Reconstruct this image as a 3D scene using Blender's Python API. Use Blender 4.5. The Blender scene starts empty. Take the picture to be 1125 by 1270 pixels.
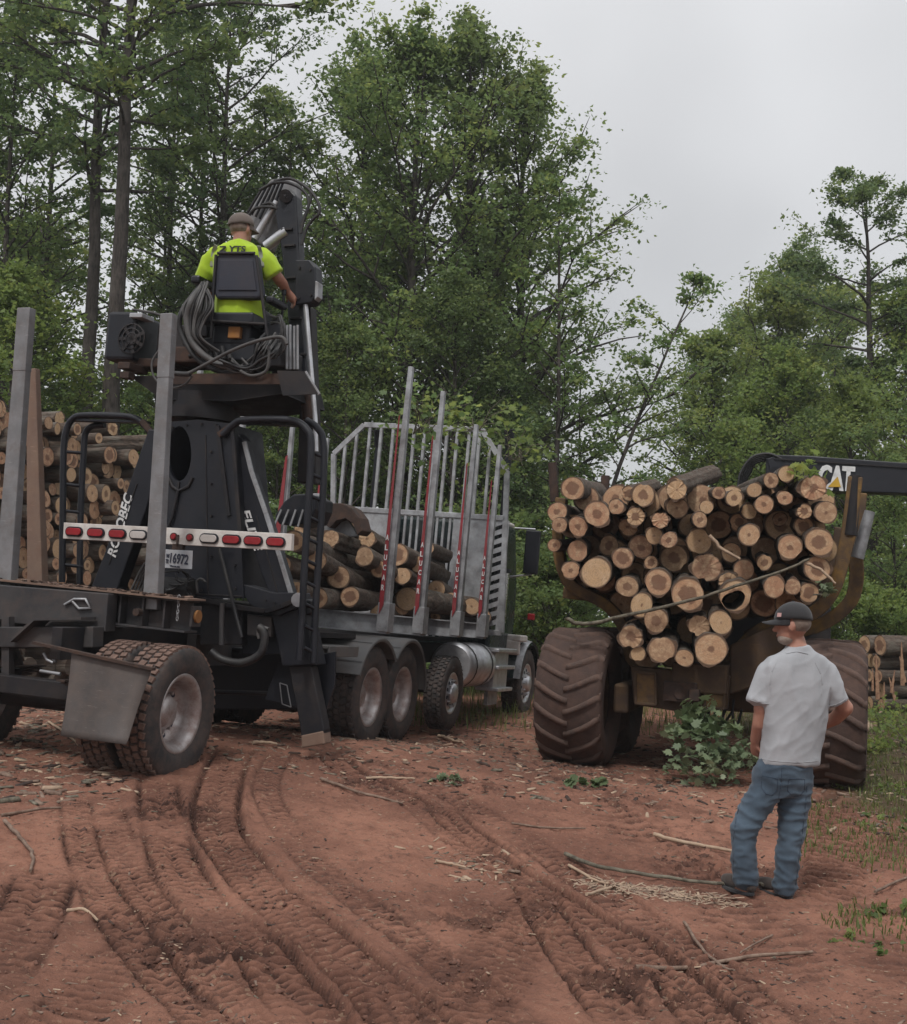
import bpy, math, random
import numpy as np
from mathutils import Vector, Matrix
sc = bpy.context.scene
COL = sc.collection
R = math.radians
# ------------------------------------------------------------------ camera
CAM_H, FOC, CX, CY, PITCH, ROLL = 1.5, 1500.0, 562.5, 635.0, math.atan(125/1500.0), 0.02
cam_data = bpy.data.cameras.new('camera'); cam = bpy.data.objects.new('camera', cam_data); COL.objects.link(cam)
CAMR = (Matrix.Rotation(math.pi/2+PITCH, 4, 'X') @ Matrix.Rotation(ROLL, 4, 'Z'))
cam.matrix_world = Matrix.Translation((0, 0, CAM_H)) @ CAMR
cam_data.sensor_fit = 'HORIZONTAL'; cam_data.sensor_width = 36; cam_data.lens = 36*FOC/1125
cam_data.clip_start = 0.05; cam_data.clip_end = 2000
sc.camera = cam
# ------------------------------------------------------------------ overcast daylight
world = bpy.data.worlds.new("World"); sc.world = world; world.use_nodes = True
wn, wl = world.node_tree.nodes, world.node_tree.links
SUN_EL, SUN_ROT = R(56), R(200)
def wnode(t, **k):
    n = wn.new(t)
    for a, b in k.items(): setattr(n, a, b)
    return n
bg = wn['Background']; bg.inputs['Strength'].default_value = 0.1
sky = wnode('ShaderNodeTexSky', sky_type='NISHITA', sun_disc=False, sun_elevation=SUN_EL, sun_rotation=SUN_ROT)
tc = wnode('ShaderNodeTexCoord'); sep = wnode('ShaderNodeSeparateXYZ'); wl.new(tc.outputs['Generated'], sep.inputs[0])
mr = wnode('ShaderNodeMapRange'); mr.inputs[1].default_value = 0.0; mr.inputs[2].default_value = 1.0
mr.inputs[3].default_value = 4.2; mr.inputs[4].default_value = 8.8
wl.new(sep.outputs['Z'], mr.inputs[0])
nz = wnode('ShaderNodeTexNoise'); nz.inputs['Scale'].default_value = 2.6; nz.inputs['Detail'].default_value = 3; nz.inputs['Roughness'].default_value = .45
wl.new(tc.outputs['Generated'], nz.inputs['Vector'])
mr2 = wnode('ShaderNodeMapRange'); mr2.inputs[1].default_value = .3; mr2.inputs[2].default_value = .7
mr2.inputs[3].default_value = .80; mr2.inputs[4].default_value = 1.12
wl.new(nz.outputs[0], mr2.inputs[0])
mul = wnode('ShaderNodeMath', operation='MULTIPLY'); wl.new(mr.outputs[0], mul.inputs[0]); wl.new(mr2.outputs[0], mul.inputs[1])
tint = wnode('ShaderNodeVectorMath', operation='SCALE'); tint.inputs[0].default_value = (.995, 1.0, 1.015); wl.new(mul.outputs[0], tint.inputs['Scale'])
mx = wnode('ShaderNodeMix', data_type='RGBA'); mx.inputs[0].default_value = .93
wl.new(sky.outputs[0], mx.inputs[6]); wl.new(tint.outputs[0], mx.inputs[7]); wl.new(mx.outputs[2], bg.inputs['Color'])
sd = bpy.data.lights.new('sun', 'SUN'); sd.energy = 1.5; sd.angle = R(10); sd.color = (1, .97, .92)
sun = bpy.data.objects.new('sun', sd); COL.objects.link(sun)
saz = R(200)   # behind the camera, a little to the left
sdir = Vector((math.sin(saz)*math.cos(SUN_EL), math.cos(saz)*math.cos(SUN_EL), math.sin(SUN_EL)))
sun.rotation_euler = sdir.to_track_quat('Z', 'Y').to_euler()
sc.view_settings.view_transform = 'Standard'; sc.view_settings.look = 'None'
sc.view_settings.exposure = 0.38; sc.view_settings.gamma = 1.0
try: sc.view_settings.use_curve_mapping = False
except Exception: pass
# ------------------------------------------------------------------ projection helpers
C0 = Vector((0, 0, CAM_H)); CR3 = CAMR.to_3x3()
def ray(px, py): return CR3 @ Vector(((px-CX)/FOC, -(py-CY)/FOC, -1.0))
def P(px, py, d): return C0 + ray(px, py)*d
# ------------------------------------------------------------------ terrain height
_pts = [(0,0,0),(-3,4,.08),(3,4,-.08),(-2.1,9.2,.28),(-.875,12.45,.2),(1.2,18.7,.01),(1.36,12.95,-.03),(3.71,11.9,-.1),
        (1.9,7.3,-.18),(-6,12,.38),(6,9,-.1),(-1.7,11.3,.33),(0,26,0),(-6,20,.2),(6,18,0),(.2,9,.06),(-5,7,.2),(-3.2,9.6,.32),(-2.3,13,.25)]
_pa = np.array([[p[0], p[1]] for p in _pts], float); _pz = np.array([p[2] for p in _pts], float)
_SG = 4.0
def _phi(a, b): return np.exp(-((a[:, None, 0]-b[None, :, 0])**2+(a[:, None, 1]-b[None, :, 1])**2)/(_SG*_SG))
_w = np.linalg.solve(_phi(_pa, _pa)+np.eye(len(_pa))*.01, _pz)
def gz(x, y):
    a = np.array([[x, y]], float); return float((_phi(a, _pa) @ _w)[0])
def G(px, py):
    d = 3.0; r = ray(px, py)
    while d < 60:
        p = C0+r*d
        if p.z <= gz(p.x, p.y): return Vector((p.x, p.y, gz(p.x, p.y)))
        d += .02 if d < 15 else .1
    return C0+r*60
class Frame:
    """a vehicle's own axes: x forward, y left, z up"""
    def __init__(s, o, heading, roll=0., pitch=0.):
        s.M = Matrix.Translation(o) @ Matrix.Rotation(math.pi/2-R(heading), 4, 'Z') @ Matrix.Rotation(pitch, 4, 'Y') @ Matrix.Rotation(roll, 4, 'X')
        s.I = s.M.inverted()
    def hit(s, px, py, ax, val):
        o = s.I @ C0; d = (s.I.to_3x3()) @ ray(px, py); i = 'xyz'.index(ax)
        return o + d*((val-o[i])/d[i])
# ------------------------------------------------------------------ object helpers
def link(o, parent=None):
    COL.objects.link(o)
    if parent is not None: o.parent = parent
    return o
def tag(o, label=None, cat=None, group=None, kind=None):
    for k, v in (('label', label), ('category', cat), ('group', group), ('kind', kind)):
        if v: o[k] = v
    return o
def empty(name, label, cat, M=None, group=None):
    o = bpy.data.objects.new(name, None); o.empty_display_size = .2; link(o)
    if M is not None: o.matrix_world = M
    return tag(o, label, cat, group)
def place(name, me, parent=None, M=None):
    o = bpy.data.objects.new(name, me); link(o, parent)
    if M is not None: o.matrix_local = M if parent is not None else M
    return o
class MB:
    def __init__(s): s.v = []; s.f = []; s.m = []; s.s = []
    def add(s, vs, fs, m=0, sm=False):
        b = len(s.v); s.v += [tuple(v) for v in vs]
        for f in fs: s.f.append(tuple(i+b for i in f)); s.m.append(m); s.s.append(sm)
    def box(s, c, d, Rm=None, m=0):
        c = Vector(c); h = Vector(d)/2; vs = []
        for x in (-1, 1):
            for y in (-1, 1):
                for z in (-1, 1):
                    p = Vector((x*h.x, y*h.y, z*h.z)); vs.append(c+(Rm @ p if Rm else p))
        s.add(vs, [(0,1,3,2),(4,6,7,5),(0,4,5,1),(2,3,7,6),(0,2,6,4),(1,5,7,3)], m)
    def beam(s, p, q, w, h, up=(0,0,1), m=0, w2=None, h2=None):
        p, q = Vector(p), Vector(q); t = (q-p).normalized(); up = Vector(up)
        sd = t.cross(up)
        if sd.length < 1e-4: sd = t.cross(Vector((1,0,0)))
        sd.normalize(); u = sd.cross(t); w2 = w2 or w; h2 = h2 or h
        vs = [p-sd*w/2-u*h/2, p+sd*w/2-u*h/2, p+sd*w/2+u*h/2, p-sd*w/2+u*h/2, q-sd*w2/2-u*h2/2, q+sd*w2/2-u*h2/2, q+sd*w2/2+u*h2/2, q-sd*w2/2+u*h2/2]
        s.add(vs, [(0,1,2,3),(7,6,5,4),(0,4,5,1),(1,5,6,2),(2,6,7,3),(3,7,4,0)], m)
    def ibeam(s, p, q, w, h, up=(0,0,1), t=.014, m=0):
        p, q = Vector(p), Vector(q); u = Vector(up).normalized()
        s.beam(p+u*(h/2-t/2), q+u*(h/2-t/2), w, t, up, m); s.beam(p-u*(h/2-t/2), q-u*(h/2-t/2), w, t, up, m)
        s.beam(p, q, t, h-2*t, up, m)
    def tube(s, pts, r, n=8, m=0, caps=True, flat=1.0):
        pts = [Vector(p) for p in pts]; N = len(pts); rs = r if isinstance(r, (list, tuple)) else [r]*N
        t0 = (pts[1]-pts[0]).normalized(); a = t0.orthogonal().normalized(); vs = []; fs = []
        for i, p in enumerate(pts):
            t = (pts[min(i+1, N-1)]-pts[max(i-1, 0)]).normalized()
            a = (a-t*a.dot(t)); a = a.normalized() if a.length > 1e-6 else t.orthogonal().normalized(); b = t.cross(a)
            for k in range(n):
                c = 2*math.pi*k/n; vs.append(p+(a*math.cos(c)+b*math.sin(c)*flat)*rs[i])
        for i in range(N-1):
            for k in range(n): fs.append((i*n+k, i*n+(k+1) % n, (i+1)*n+(k+1) % n, (i+1)*n+k))
        s.add(vs, fs, m, True)
        if caps:
            b0 = vs[:n][::-1]; s.add(b0, [tuple(range(n))], m); s.add(vs[-n:], [tuple(range(n))], m)
    def prism(s, poly, ext, m=0):
        n = len(poly); ext = Vector(ext); a = [Vector(p) for p in poly]; b = [p+ext for p in a]
        s.add(a+b, [tuple(range(n))[::-1], tuple(range(n, 2*n))]+[(i, (i+1) % n, n+(i+1) % n, n+i) for i in range(n)], m)
    def lathe(s, prof, c=(0,0,0), ax='y', n=32, m=0, sm=True, a0=0., a1=2*math.pi):
        c = Vector(c); vs = []; fs = []; full = abs(a1-a0-2*math.pi) < 1e-6; K = n if full else n+1
        for r, x in prof:
            for k in range(K):
                a = a0+(a1-a0)*k/n; cc, ss = r*math.cos(a), r*math.sin(a)
                vs.append(c+Vector({'y': (cc, x, ss), 'x': (x, cc, ss), 'z': (cc, ss, x)}[ax]))
        for i in range(len(prof)-1):
            for k in range(n):
                k2 = (k+1) % K; fs.append((i*K+k, i*K+k2, (i+1)*K+k2, (i+1)*K+k))
        s.add(vs, fs, m, sm)
    def mesh(s, name, mats):
        me = bpy.data.meshes.new(name); me.from_pydata([tuple(v) for v in s.v], [], s.f)
        for mt in (mats if isinstance(mats, (list, tuple)) else [mats]): me.materials.append(mt)
        me.polygons.foreach_set('material_index', s.m); me.polygons.foreach_set('use_smooth', s.s); me.update()
        return me
    def build(s, name, mats, parent=None, bevel=0.0, M=None):
        me = s.mesh(name, mats); fixn(me)
        o = place(name, me, parent, M)
        if bevel:
            md = o.modifiers.new('bevel', 'BEVEL'); md.width = bevel; md.segments = 2; md.limit_method = 'ANGLE'; md.angle_limit = R(40); md.use_clamp_overlap = True
        return o
import bmesh
def fixn(me):
    bm = bmesh.new(); bm.from_mesh(me); bmesh.ops.recalc_face_normals(bm, faces=bm.faces); bm.to_mesh(me); bm.free()
def smooth_path(pts, k=6):
    pts = [Vector(p) for p in pts]; out = []
    for i in range(len(pts)-1):
        p0, p1, p2, p3 = pts[max(i-1, 0)], pts[i], pts[i+1], pts[min(i+2, len(pts)-1)]
        for j in range(k):
            t = j/k; out.append(.5*((2*p1)+(p2-p0)*t+(2*p0-5*p1+4*p2-p3)*t*t+(3*p1-p0-3*p2+p3)*t**3))
    out.append(pts[-1]); return out
def fast_mesh(name, V, F, mat, attr=None, smooth=False):
    """V (n,3) array, F (m,k) array of equal-size faces"""
    me = bpy.data.meshes.new(name); n, (m, k) = len(V), F.shape
    me.vertices.add(n); me.vertices.foreach_set('co', V.astype(np.float32).ravel())
    me.loops.add(m*k); me.loops.foreach_set('vertex_index', F.astype(np.int32).ravel())
    me.polygons.add(m); me.polygons.foreach_set('loop_start', np.arange(0, m*k, k, dtype=np.int32))
    me.polygons.foreach_set('loop_total', np.full(m, k, dtype=np.int32))
    if smooth: me.polygons.foreach_set('use_smooth', np.ones(m, dtype=bool))
    for mt in (mat if isinstance(mat, (list, tuple)) else [mat]): me.materials.append(mt)
    me.update(calc_edges=True)
    if attr:
        for an, (dom, arr) in attr.items():
            a = me.attributes.new(an, 'FLOAT', dom); a.data.foreach_set('value', arr.astype(np.float32))
    me.validate(); return me
# ------------------------------------------------------------------ materials
def srgb(r, g, b): return tuple(((c/255)/12.92 if c <= 10 else ((c/255+.055)/1.055)**2.4) for c in (r, g, b))+(1,)
def newmat(name):
    m = bpy.data.materials.new(name); m.use_nodes = True; nt = m.node_tree; nt.nodes['Principled BSDF'].inputs['Specular IOR Level'].default_value = .4
    return m, nt, nt.nodes['Principled BSDF']
def nd(nt, t, **k):
    n = nt.nodes.new(t)
    for a, b in k.items(): setattr(n, a, b)
    return n
def noise(nt, vec, scale, detail=4, rough=.55, dist=0.):
    n = nd(nt, 'ShaderNodeTexNoise'); n.inputs['Scale'].default_value = scale; n.inputs['Detail'].default_value = detail
    n.inputs['Roughness'].default_value = rough; n.inputs['Distortion'].default_value = dist
    if vec is not None: nt.links.new(vec, n.inputs['Vector'])
    return n.outputs[0]
def mapr(nt, v, a, b, c=0., d=1.):
    n = nd(nt, 'ShaderNodeMapRange'); n.inputs[1].default_value = a; n.inputs[2].default_value = b; n.inputs[3].default_value = c; n.inputs[4].default_value = d
    nt.links.new(v, n.inputs[0]); return n.outputs[0]
def mixc(nt, f, a, b):
    n = nd(nt, 'ShaderNodeMix', data_type='RGBA')
    for i, v in ((0, f), (6, a), (7, b)):
        if hasattr(v, 'links'): nt.links.new(v, n.inputs[i])
        else: n.inputs[i].default_value = v if i == 0 else (tuple(v)+(1,))[:4]
    return n.outputs[2]
def mth(nt, op, a, b=None):
    n = nd(nt, 'ShaderNodeMath', operation=op)
    for i, v in ((0, a), (1, b)):
        if v is None: continue
        if hasattr(v, 'links'): nt.links.new(v, n.inputs[i])
        else: n.inputs[i].default_value = v
    return n.outputs[0]
def bump(nt, bs, h, strength=.3, dist=.01):
    n = nd(nt, 'ShaderNodeBump'); n.inputs['Strength'].default_value = strength; n.inputs['Distance'].default_value = dist
    nt.links.new(h, n.inputs['Height']); nt.links.new(n.outputs[0], bs.inputs['Normal'])
def objco(nt, kind='Object'): return nd(nt, 'ShaderNodeTexCoord').outputs[kind]
MUD = (.16, .085, .06)
def paint(name, c, rough=.5, metal=0., c2=None, scale=3., dirt=.35, dirt_c=MUD, bmp=.15, fine=60., lo=.45, hi=.75):
    """worn surface: base colour, a second tone in patches, dusty mud in its own patches"""
    m, nt, bs = newmat(name); co = objco(nt)
    n1 = noise(nt, co, scale, 5, .6); base = mixc(nt, mapr(nt, n1, .35, .7), c, c2 or tuple(x*.7 for x in c))
    n2 = noise(nt, co, scale*1.7+1, 8, .7, .3); f = mth(nt, 'MULTIPLY', mapr(nt, n2, lo, hi), dirt)
    nt.links.new(mixc(nt, f, base, dirt_c), bs.inputs['Base Color'])
    nt.links.new(mapr(nt, n2, .3, .75, rough, min(1, rough+.3)), bs.inputs['Roughness']); bs.inputs['Metallic'].default_value = metal
    sc_ = nd(nt, 'ShaderNodeMapping'); sc_.inputs['Scale'].default_value = (3, 3, 22); sc_.inputs['Rotation'].default_value = (.4, .9, .3); nt.links.new(co, sc_.inputs[0])
    bump(nt, bs, mth(nt, 'ADD', noise(nt, co, fine, 5, .6), mth(nt, 'MULTIPLY', noise(nt, co, 4, 3), .8)), bmp, .006)
    sm = mth(nt, 'MULTIPLY', mapr(nt, noise(nt, sc_.outputs[0], 3, 6, .75), .60, .70), .35*min(1, dirt*2)); bc = bs.inputs['Base Color'].links[0].from_socket
    nt.links.new(mixc(nt, sm, bc, tuple(min(.5, x*2.2+.02) for x in c)), bs.inputs['Base Color'])
    return m
M = {}
M['black'] = paint('black_paint', (.007,.008,.013), .36, 0, (.013,.014,.020), 2.5, .3, (.045,.036,.033), lo=.52)
M['dark'] = paint('dark_steel', (.011,.011,.015), .5, .2, (.026,.023,.024), 3, .45, (.065,.048,.04))
M['frame'] = paint('dusty_frame', (.028,.028,.032), .55, .1, (.06,.056,.056), 2, .6, (.11,.08,.068))
M['stakeg'] = paint('dull_stake_steel', (.23,.23,.24), .5, .3, (.15,.15,.155), 5, .5, (.16,.125,.11))
M['galv'] = paint('weathered_aluminium', (.42,.43,.45), .42, .55, (.20,.20,.21), 6, .4, (.17,.13,.11))
M['alu'] = paint('bright_aluminium', (.62,.63,.66), .33, .85, (.45,.45,.47), 5, .35, (.22,.16,.13))
M['rim'] = paint('muddy_rim', (.52,.50,.50), .38, .7, (.36,.29,.27), 5, .8, (.20,.12,.10))
M['rust'] = paint('rusty_steel', (.055,.033,.026), .75, .1, (.03,.022,.02), 5, .5, (.16,.09,.06))
M['tanpost'] = paint('mud_coated_post', (.20,.135,.10), .8, 0, (.15,.10,.08), 4, .5)
M['rubber'] = paint('tyre_rubber', (.028,.028,.03), .75, 0, (.045,.042,.042), 6, .75, (.13,.09,.075), .4, 90, .38, .72)
M['rubbermud'] = paint('mud_packed_tread', (.13,.08,.062), .9, 0, (.075,.05,.042), 9, .8, (.2,.125,.1), 1.0, 45, .4, .6)
M['lugs'] = paint('dusty_lug_rubber', (.085,.055,.046), .85, 0, (.05,.036,.032), 5, .8, (.13,.08,.062), .9, 50, .36, .66)
M['bigrubber'] = paint('red_dusty_rubber', (.065,.040,.033), .85, 0, (.04,.027,.024), 4, .8, (.11,.065,.05), .5, 60, .4, .7)
M['flap'] = paint('mudflap_rubber', (.13,.115,.11), .7, 0, (.06,.055,.055), 2, .6, (.16,.12,.10), .2, 80, .4, .8)
M['hose'] = paint('hydraulic_hose', (.016,.016,.019), .42, 0, (.035,.034,.034), 6, .35, (.08,.065,.055))
M['hosel'] = paint('dusty_grey_hose', (.085,.082,.082), .5, 0, (.04,.038,.038), 6, .4, (.11,.095,.085))
M['white'] = paint('white_bar_paint', (.66,.63,.60), .5, 0, (.5,.46,.43), 8, .35, (.25,.17,.13))
M['letter'] = paint('white_lettering', (.7,.7,.7), .5, 0, (.5,.5,.5), 12, .2)
M['redlens'] = paint('red_lens', (.32,.012,.02), .25, 0, (.2,.01,.014), 10, .15)
M['clearlens'] = paint('clear_lens', (.5,.46,.44), .2, 0, (.4,.37,.35), 10, .2)
M['redtape'] = paint('red_reflector', (.27,.022,.032), .45, 0, (.18,.025,.03), 4, .4, (.2,.1,.08))
M['yellow'] = paint('grimy_machine_yellow', (.24,.13,.028), .6, .1, (.10,.065,.035), 3.5, .85, (.075,.048,.035), .3, 40, .32, .62)
M['yelldk'] = paint('soiled_yellow_steel', (.11,.065,.03), .65, .2, (.06,.04,.028), 3, .8, (.07,.045,.035), .3, 40, .35, .65)
M['orange'] = paint('faded_orange', (.30,.13,.03), .6, 0, (.2,.09,.03), 5, .4)
M['plate'] = paint('licence_plate', (.42,.44,.47), .45, .2, (.34,.34,.36), 6, .3)
M['ink_hole'] = paint('dark_ink_and_holes', (.03,.035,.06), .5, 0, None, 6, .1)
M['green'] = paint('dark_green_gloss', (.018,.03,.032), .15, .1, (.02,.035,.036), 2, .2)
M['chrome'] = paint('chrome', (.62,.62,.64), .12, 1., (.5,.5,.52), 3, .2)
M['fender'] = paint('grey_plastic_fender', (.085,.085,.088), .45, 0, (.12,.115,.11), 3, .5, (.16,.12,.1))
M['seat'] = paint('navy_vinyl_seat', (.02,.023,.038), .5, 0, (.03,.032,.045), 3, .3, (.08,.06,.055))
M['glass'] = paint('dark_glass', (.02,.025,.03), .06, 0, None, 2, .1)
def text_obj(body, parent, center, right, up, w, h, mat, name='lettering', thick=.003, shear=0., space=1.0):
    cu = bpy.data.curves.new('t', 'FONT'); cu.body = body; cu.extrude = .02; cu.shear = shear; cu.space_character = space; cu.offset = .026
    cu.resolution_u = 3
    o = bpy.data.objects.new('t', cu); COL.objects.link(o); dg = bpy.context.evaluated_depsgraph_get(); dg.update()
    me = bpy.data.meshes.new_from_object(o.evaluated_get(dg)); bpy.data.objects.remove(o); bpy.data.curves.remove(cu)
    n = len(me.vertices); a = np.empty(n*3, np.float32); me.vertices.foreach_get('co', a); a = a.reshape(-1, 3)
    lo, hi = a.min(0), a.max(0); q = (a-(lo+hi)/2)/np.maximum(hi-lo, 1e-6)
    right, up = Vector(right).normalized(), Vector(up).normalized(); nrm = right.cross(up).normalized(); up = nrm.cross(right)
    Bm = np.array([[*(right*w)], [*(up*h)], [*(nrm*thick)]]); a = q @ Bm + np.array(center)
    me.vertices.foreach_set('co', a.astype(np.float32).ravel()); me.materials.clear(); me.materials.append(mat); me.update(); me.name = name
    return place(name, me, parent)
# value noise for geometry
class VN:
    def __init__(s, seed): s.t = np.random.RandomState(seed).rand(256, 256)
    def __call__(s, x, y):
        xi, yi = np.floor(x).astype(int), np.floor(y).astype(int); fx, fy = x-xi, y-yi
        fx = fx*fx*fx*(fx*(6*fx-15)+10); fy = fy*fy*fy*(fy*(6*fy-15)+10); g = lambda i, j: s.t[i % 256, j % 256]
        return ((g(xi, yi)*(1-fx)+g(xi+1, yi)*fx)*(1-fy)+(g(xi, yi+1)*(1-fx)+g(xi+1, yi+1)*fx)*fy)*2-1
def fbm(x, y, f, o=4, seed=1, gain=.5):
    v = VN(seed); s = 0; a = 1
    for i in range(o): s = s+a*v(x*f+17.3*i, y*f-9.1*i); f *= 2.03; a *= gain
    return s
# ------------------------------------------------------------------ ground
def axis(lo, hi, step, far_lo, far_hi, grow=1.13):
    mid = list(np.arange(lo, hi, step)); a = []; s = step; v = lo
    while v > far_lo: s = min(s*grow, 25); v -= s; a.append(v)
    b = []; s = step; v = mid[-1]
    while v < far_hi: s = min(s*grow, 25); v += s; b.append(v)
    return np.array(a[::-1]+mid+b)
GX = axis(-3.6, 3.9, .0165, -90, 90); GY = axis(3.9, 10.2, .0165, -30, 110)
XX, YY = np.meshgrid(GX, GY); SH = XX.shape; xf, yf = XX.ravel(), YY.ravel()
Z = np.zeros(xf.size)
for i in range(0, xf.size, 20000): Z[i:i+20000] = _phi(np.stack([xf[i:i+20000], yf[i:i+20000]], 1), _pa) @ _w
far = np.clip((np.hypot(xf, yf)-25)/30, 0, 1)
Z += far*.6*fbm(xf, yf, .03, 3, 5)
near = np.clip((22-np.hypot(xf, yf))/10, 0, 1)
Z += .020*fbm(xf, yf, .6, 2, 2)*near+.006*fbm(xf, yf, 3.7, 4, 3, .6)*near+.006*(1-np.abs(fbm(xf, yf*1.6, 9., 3, 6, .6)))**2*near+.008*fbm(xf, yf, 19., 2, 4, .7)*near
soil_dark = np.zeros(xf.size)
def track(pix, w, depth, pitch=.085, lug=.02, skew=.6, edge=True, strength=1., chev=False):
    pts = smooth_path([G(*p) for p in pix], 8); s0 = 0
    best = np.full(xf.size, 9.); bs = np.zeros(xf.size); bl = np.zeros(xf.size)
    for a, b in zip(pts[:-1], pts[1:]):
        ax_, ay, bx, by = a.x, a.y, b.x, b.y; L = math.hypot(bx-ax_, by-ay)
        if L < 1e-5: continue
        tx, ty = (bx-ax_)/L, (by-ay)/L
        I = np.where((np.abs(xf-(ax_+bx)/2) < L/2+w) & (np.abs(yf-(ay+by)/2) < L/2+w))[0]
        u = (xf[I]-ax_)*tx+(yf[I]-ay)*ty; l = (xf[I]-ax_)*ty-(yf[I]-ay)*tx; uc = np.clip(u, 0, L)
        d = np.hypot(u-uc, l); k = d < best[I]; J = I[k]; best[J] = d[k]; bs[J] = s0+uc[k]; bl[J] = l[k]; s0 += L
    tot = s0; I = np.where(best < w)[0]; t = best[I]/(w/2); s = bs[I]; l = bl[I]/(w/2)
    fade = np.clip(s/.4, 0, 1)*np.clip((tot-s)/.3, 0, 1)*strength*np.clip(.9+.7*fbm(xf[I], yf[I], 1.3, 2, int(w*1000) % 97+7), .3, 1.15)
    inn = np.clip((1-t)/.16, 0, 1); rim = np.exp(-((t-1.14)/.13)**2)
    ph = s/(pitch*.82)+(np.abs(l) if chev else l)*skew+.25*fbm(xf[I], yf[I], 4, 2, 11)
    lg = (.5+.5*np.tanh(4.5*np.sin(2*math.pi*ph)))
    mid = 1-.75*np.exp(-(l/.13)**2) if edge else 1.0
    groove = np.exp(-((t-.88)/.10)**2) if edge else 0
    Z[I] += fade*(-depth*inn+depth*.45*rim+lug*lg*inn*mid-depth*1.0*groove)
    soil_dark[I] = np.maximum(soil_dark[I], fade*np.clip(inn*(.12+.9*(1-lg))+1.0*groove+.15*rim, 0, 1))  # darker soil tone in the rut grooves and between lug marks
track([(92,985),(96,1010),(103,1053),(124,1109),(162,1165),(205,1215),(255,1264),(290,1300)], .22, 0.018, .075, 0.020, .4)
track([(128,990),(140,1028),(162,1084),(205,1140),(249,1196),(292,1258),(330,1300)], .24, 0.025, .075, 0.022, -.4)
track([(196,960),(199,997),(215,1065),(249,1115),(311,1171),(373,1246),(420,1300)], .30, 0.030, .085, 0.027, .5)
track([(300,925),(283,941),(268,1015),(311,1084),(373,1140),(448,1208),(530,1290)], .34, 0.039, .09, 0.030, -.5)
track([(350,930),(330,980),(380,1060),(450,1120),(540,1190),(640,1270),(700,1310)], .22, 0.018, .08, 0.018, .4, True, .6)
track([(398,928),(440,960),(516,997),(579,1047),(653,1096),(720,1140),(820,1200),(900,1290)], .30, 0.034, .10, 0.027, .5)
track([(540,985),(561,1017),(644,1083),(683,1150),(744,1233),(790,1290)], .26, 0.028, .085, 0.027, .5)
track([(470,940),(600,1010),(720,1090),(860,1190),(960,1270)], .30, 0.021, .11, 0.025, -.4, True, .7)
track([(690,1105),(640,1160),(590,1233),(550,1300)], .42, 0.016, .085, 0.030, .2, False, .9)
track([(610,1120),(560,1180),(500,1240),(450,1300)], .3, 0.014, .085, 0.025, .2, False, .8)
track([(1036,985),(1034,1040),(1034,1085),(1030,1125)], .40, 0.034, .17, 0.056, .12, False, 1.15)
track([(1015,1150),(1080,1180),(1130,1230)], .40, 0.023, .16, 0.037, .12, False, .8)
track([(60,1080),(30,1150),(-20,1230)], .34, 0.021, .1, 0.025, .4)
track([(230,1130),(140,1200),(60,1290)], .30, 0.011, .085, 0.025, .2, False, .8)
track([(700,960),(760,1010),(850,1070),(930,1150),(1000,1230)], .5, 0.025, .2, 0.037, .8, False, .6, True)
# clods thrown up in the churned spots
cl = np.clip(fbm(xf, yf, 1.1, 3, 21)-.15, 0, 1)*near
Z += cl*.035*np.abs(fbm(xf, yf, 12, 3, 22, .7))
soil_dark = np.clip(soil_dark+cl*.8*(fbm(xf, yf, 9, 3, 23) > 0.0), 0, 1)
nyy, nxx = SH; ii = np.arange(nyy-1)[:, None]*nxx+np.arange(nxx-1)[None, :]; ii = ii.ravel()
F = np.stack([ii, ii+1, ii+nxx+1, ii+nxx], 1)
# grassy margin on the right, leaf litter under the trees
grass_m = np.clip((xf-(3.05+.5*fbm(xf, yf, .5, 3, 31))+(yf-7)*-.07)/.6, 0, 1)*(yf > 3)
litter = np.clip((np.hypot(xf*.9, yf-8)-13+2*fbm(xf, yf, .3, 3, 32))/3, 0, 1)
gm, nt, bs = newmat('red_clay_soil'); co = objco(nt)
def att(nt, n): 
    a = nd(nt, 'ShaderNodeAttribute', attribute_name=n); return a.outputs['Fac']
n1 = noise(nt, co, .7, 6, .6); n2 = noise(nt, co, 5, 6, .65); n3 = noise(nt, co, 45, 5, .7)
c = mixc(nt, mapr(nt, n1, .40, .58), (.35,.170,.117), (.215,.101,.071))
c = mixc(nt, mth(nt, 'MULTIPLY', mapr(nt, n2, .5, .72), .6), c, (.145,.068,.048))
c = mixc(nt, mth(nt, 'MULTIPLY', mapr(nt, noise(nt, co, 16, 7, .75), .54, .64), .65), c, (.10,.052,.04))
c = mixc(nt, mth(nt, 'MULTIPLY', mapr(nt, n3, .58, .7), .5), c, (.45,.25,.17))
c = mixc(nt, mth(nt, 'MULTIPLY', att(nt, 'soil_dark'), mapr(nt, n2, .3, .6, .7, 1.)), c, (.050,.025,.020))
vor = nd(nt, 'ShaderNodeTexVoronoi'); vor.inputs['Scale'].default_value = 26; nt.links.new(co, vor.inputs['Vector'])
c = mixc(nt, mth(nt, 'MULTIPLY', mth(nt, 'GREATER_THAN', noise(nt, co, 30, 2), .66), .6), c, (.33,.22,.15))
gr = mixc(nt, mapr(nt, n2, .4, .6), (.035,.05,.018), (.08,.06,.035))
c = mixc(nt, mth(nt, 'MULTIPLY', att(nt, 'margin'), .85), c, gr)
c = mixc(nt, att(nt, 'litter'), c, mixc(nt, mapr(nt, n2, .35, .6), (.05,.055,.02), (.09,.06,.035)))
nt.links.new(c, bs.inputs['Base Color']); bs.inputs['Roughness'].default_value = .93; bs.inputs['Specular IOR Level'].default_value = .2
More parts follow.
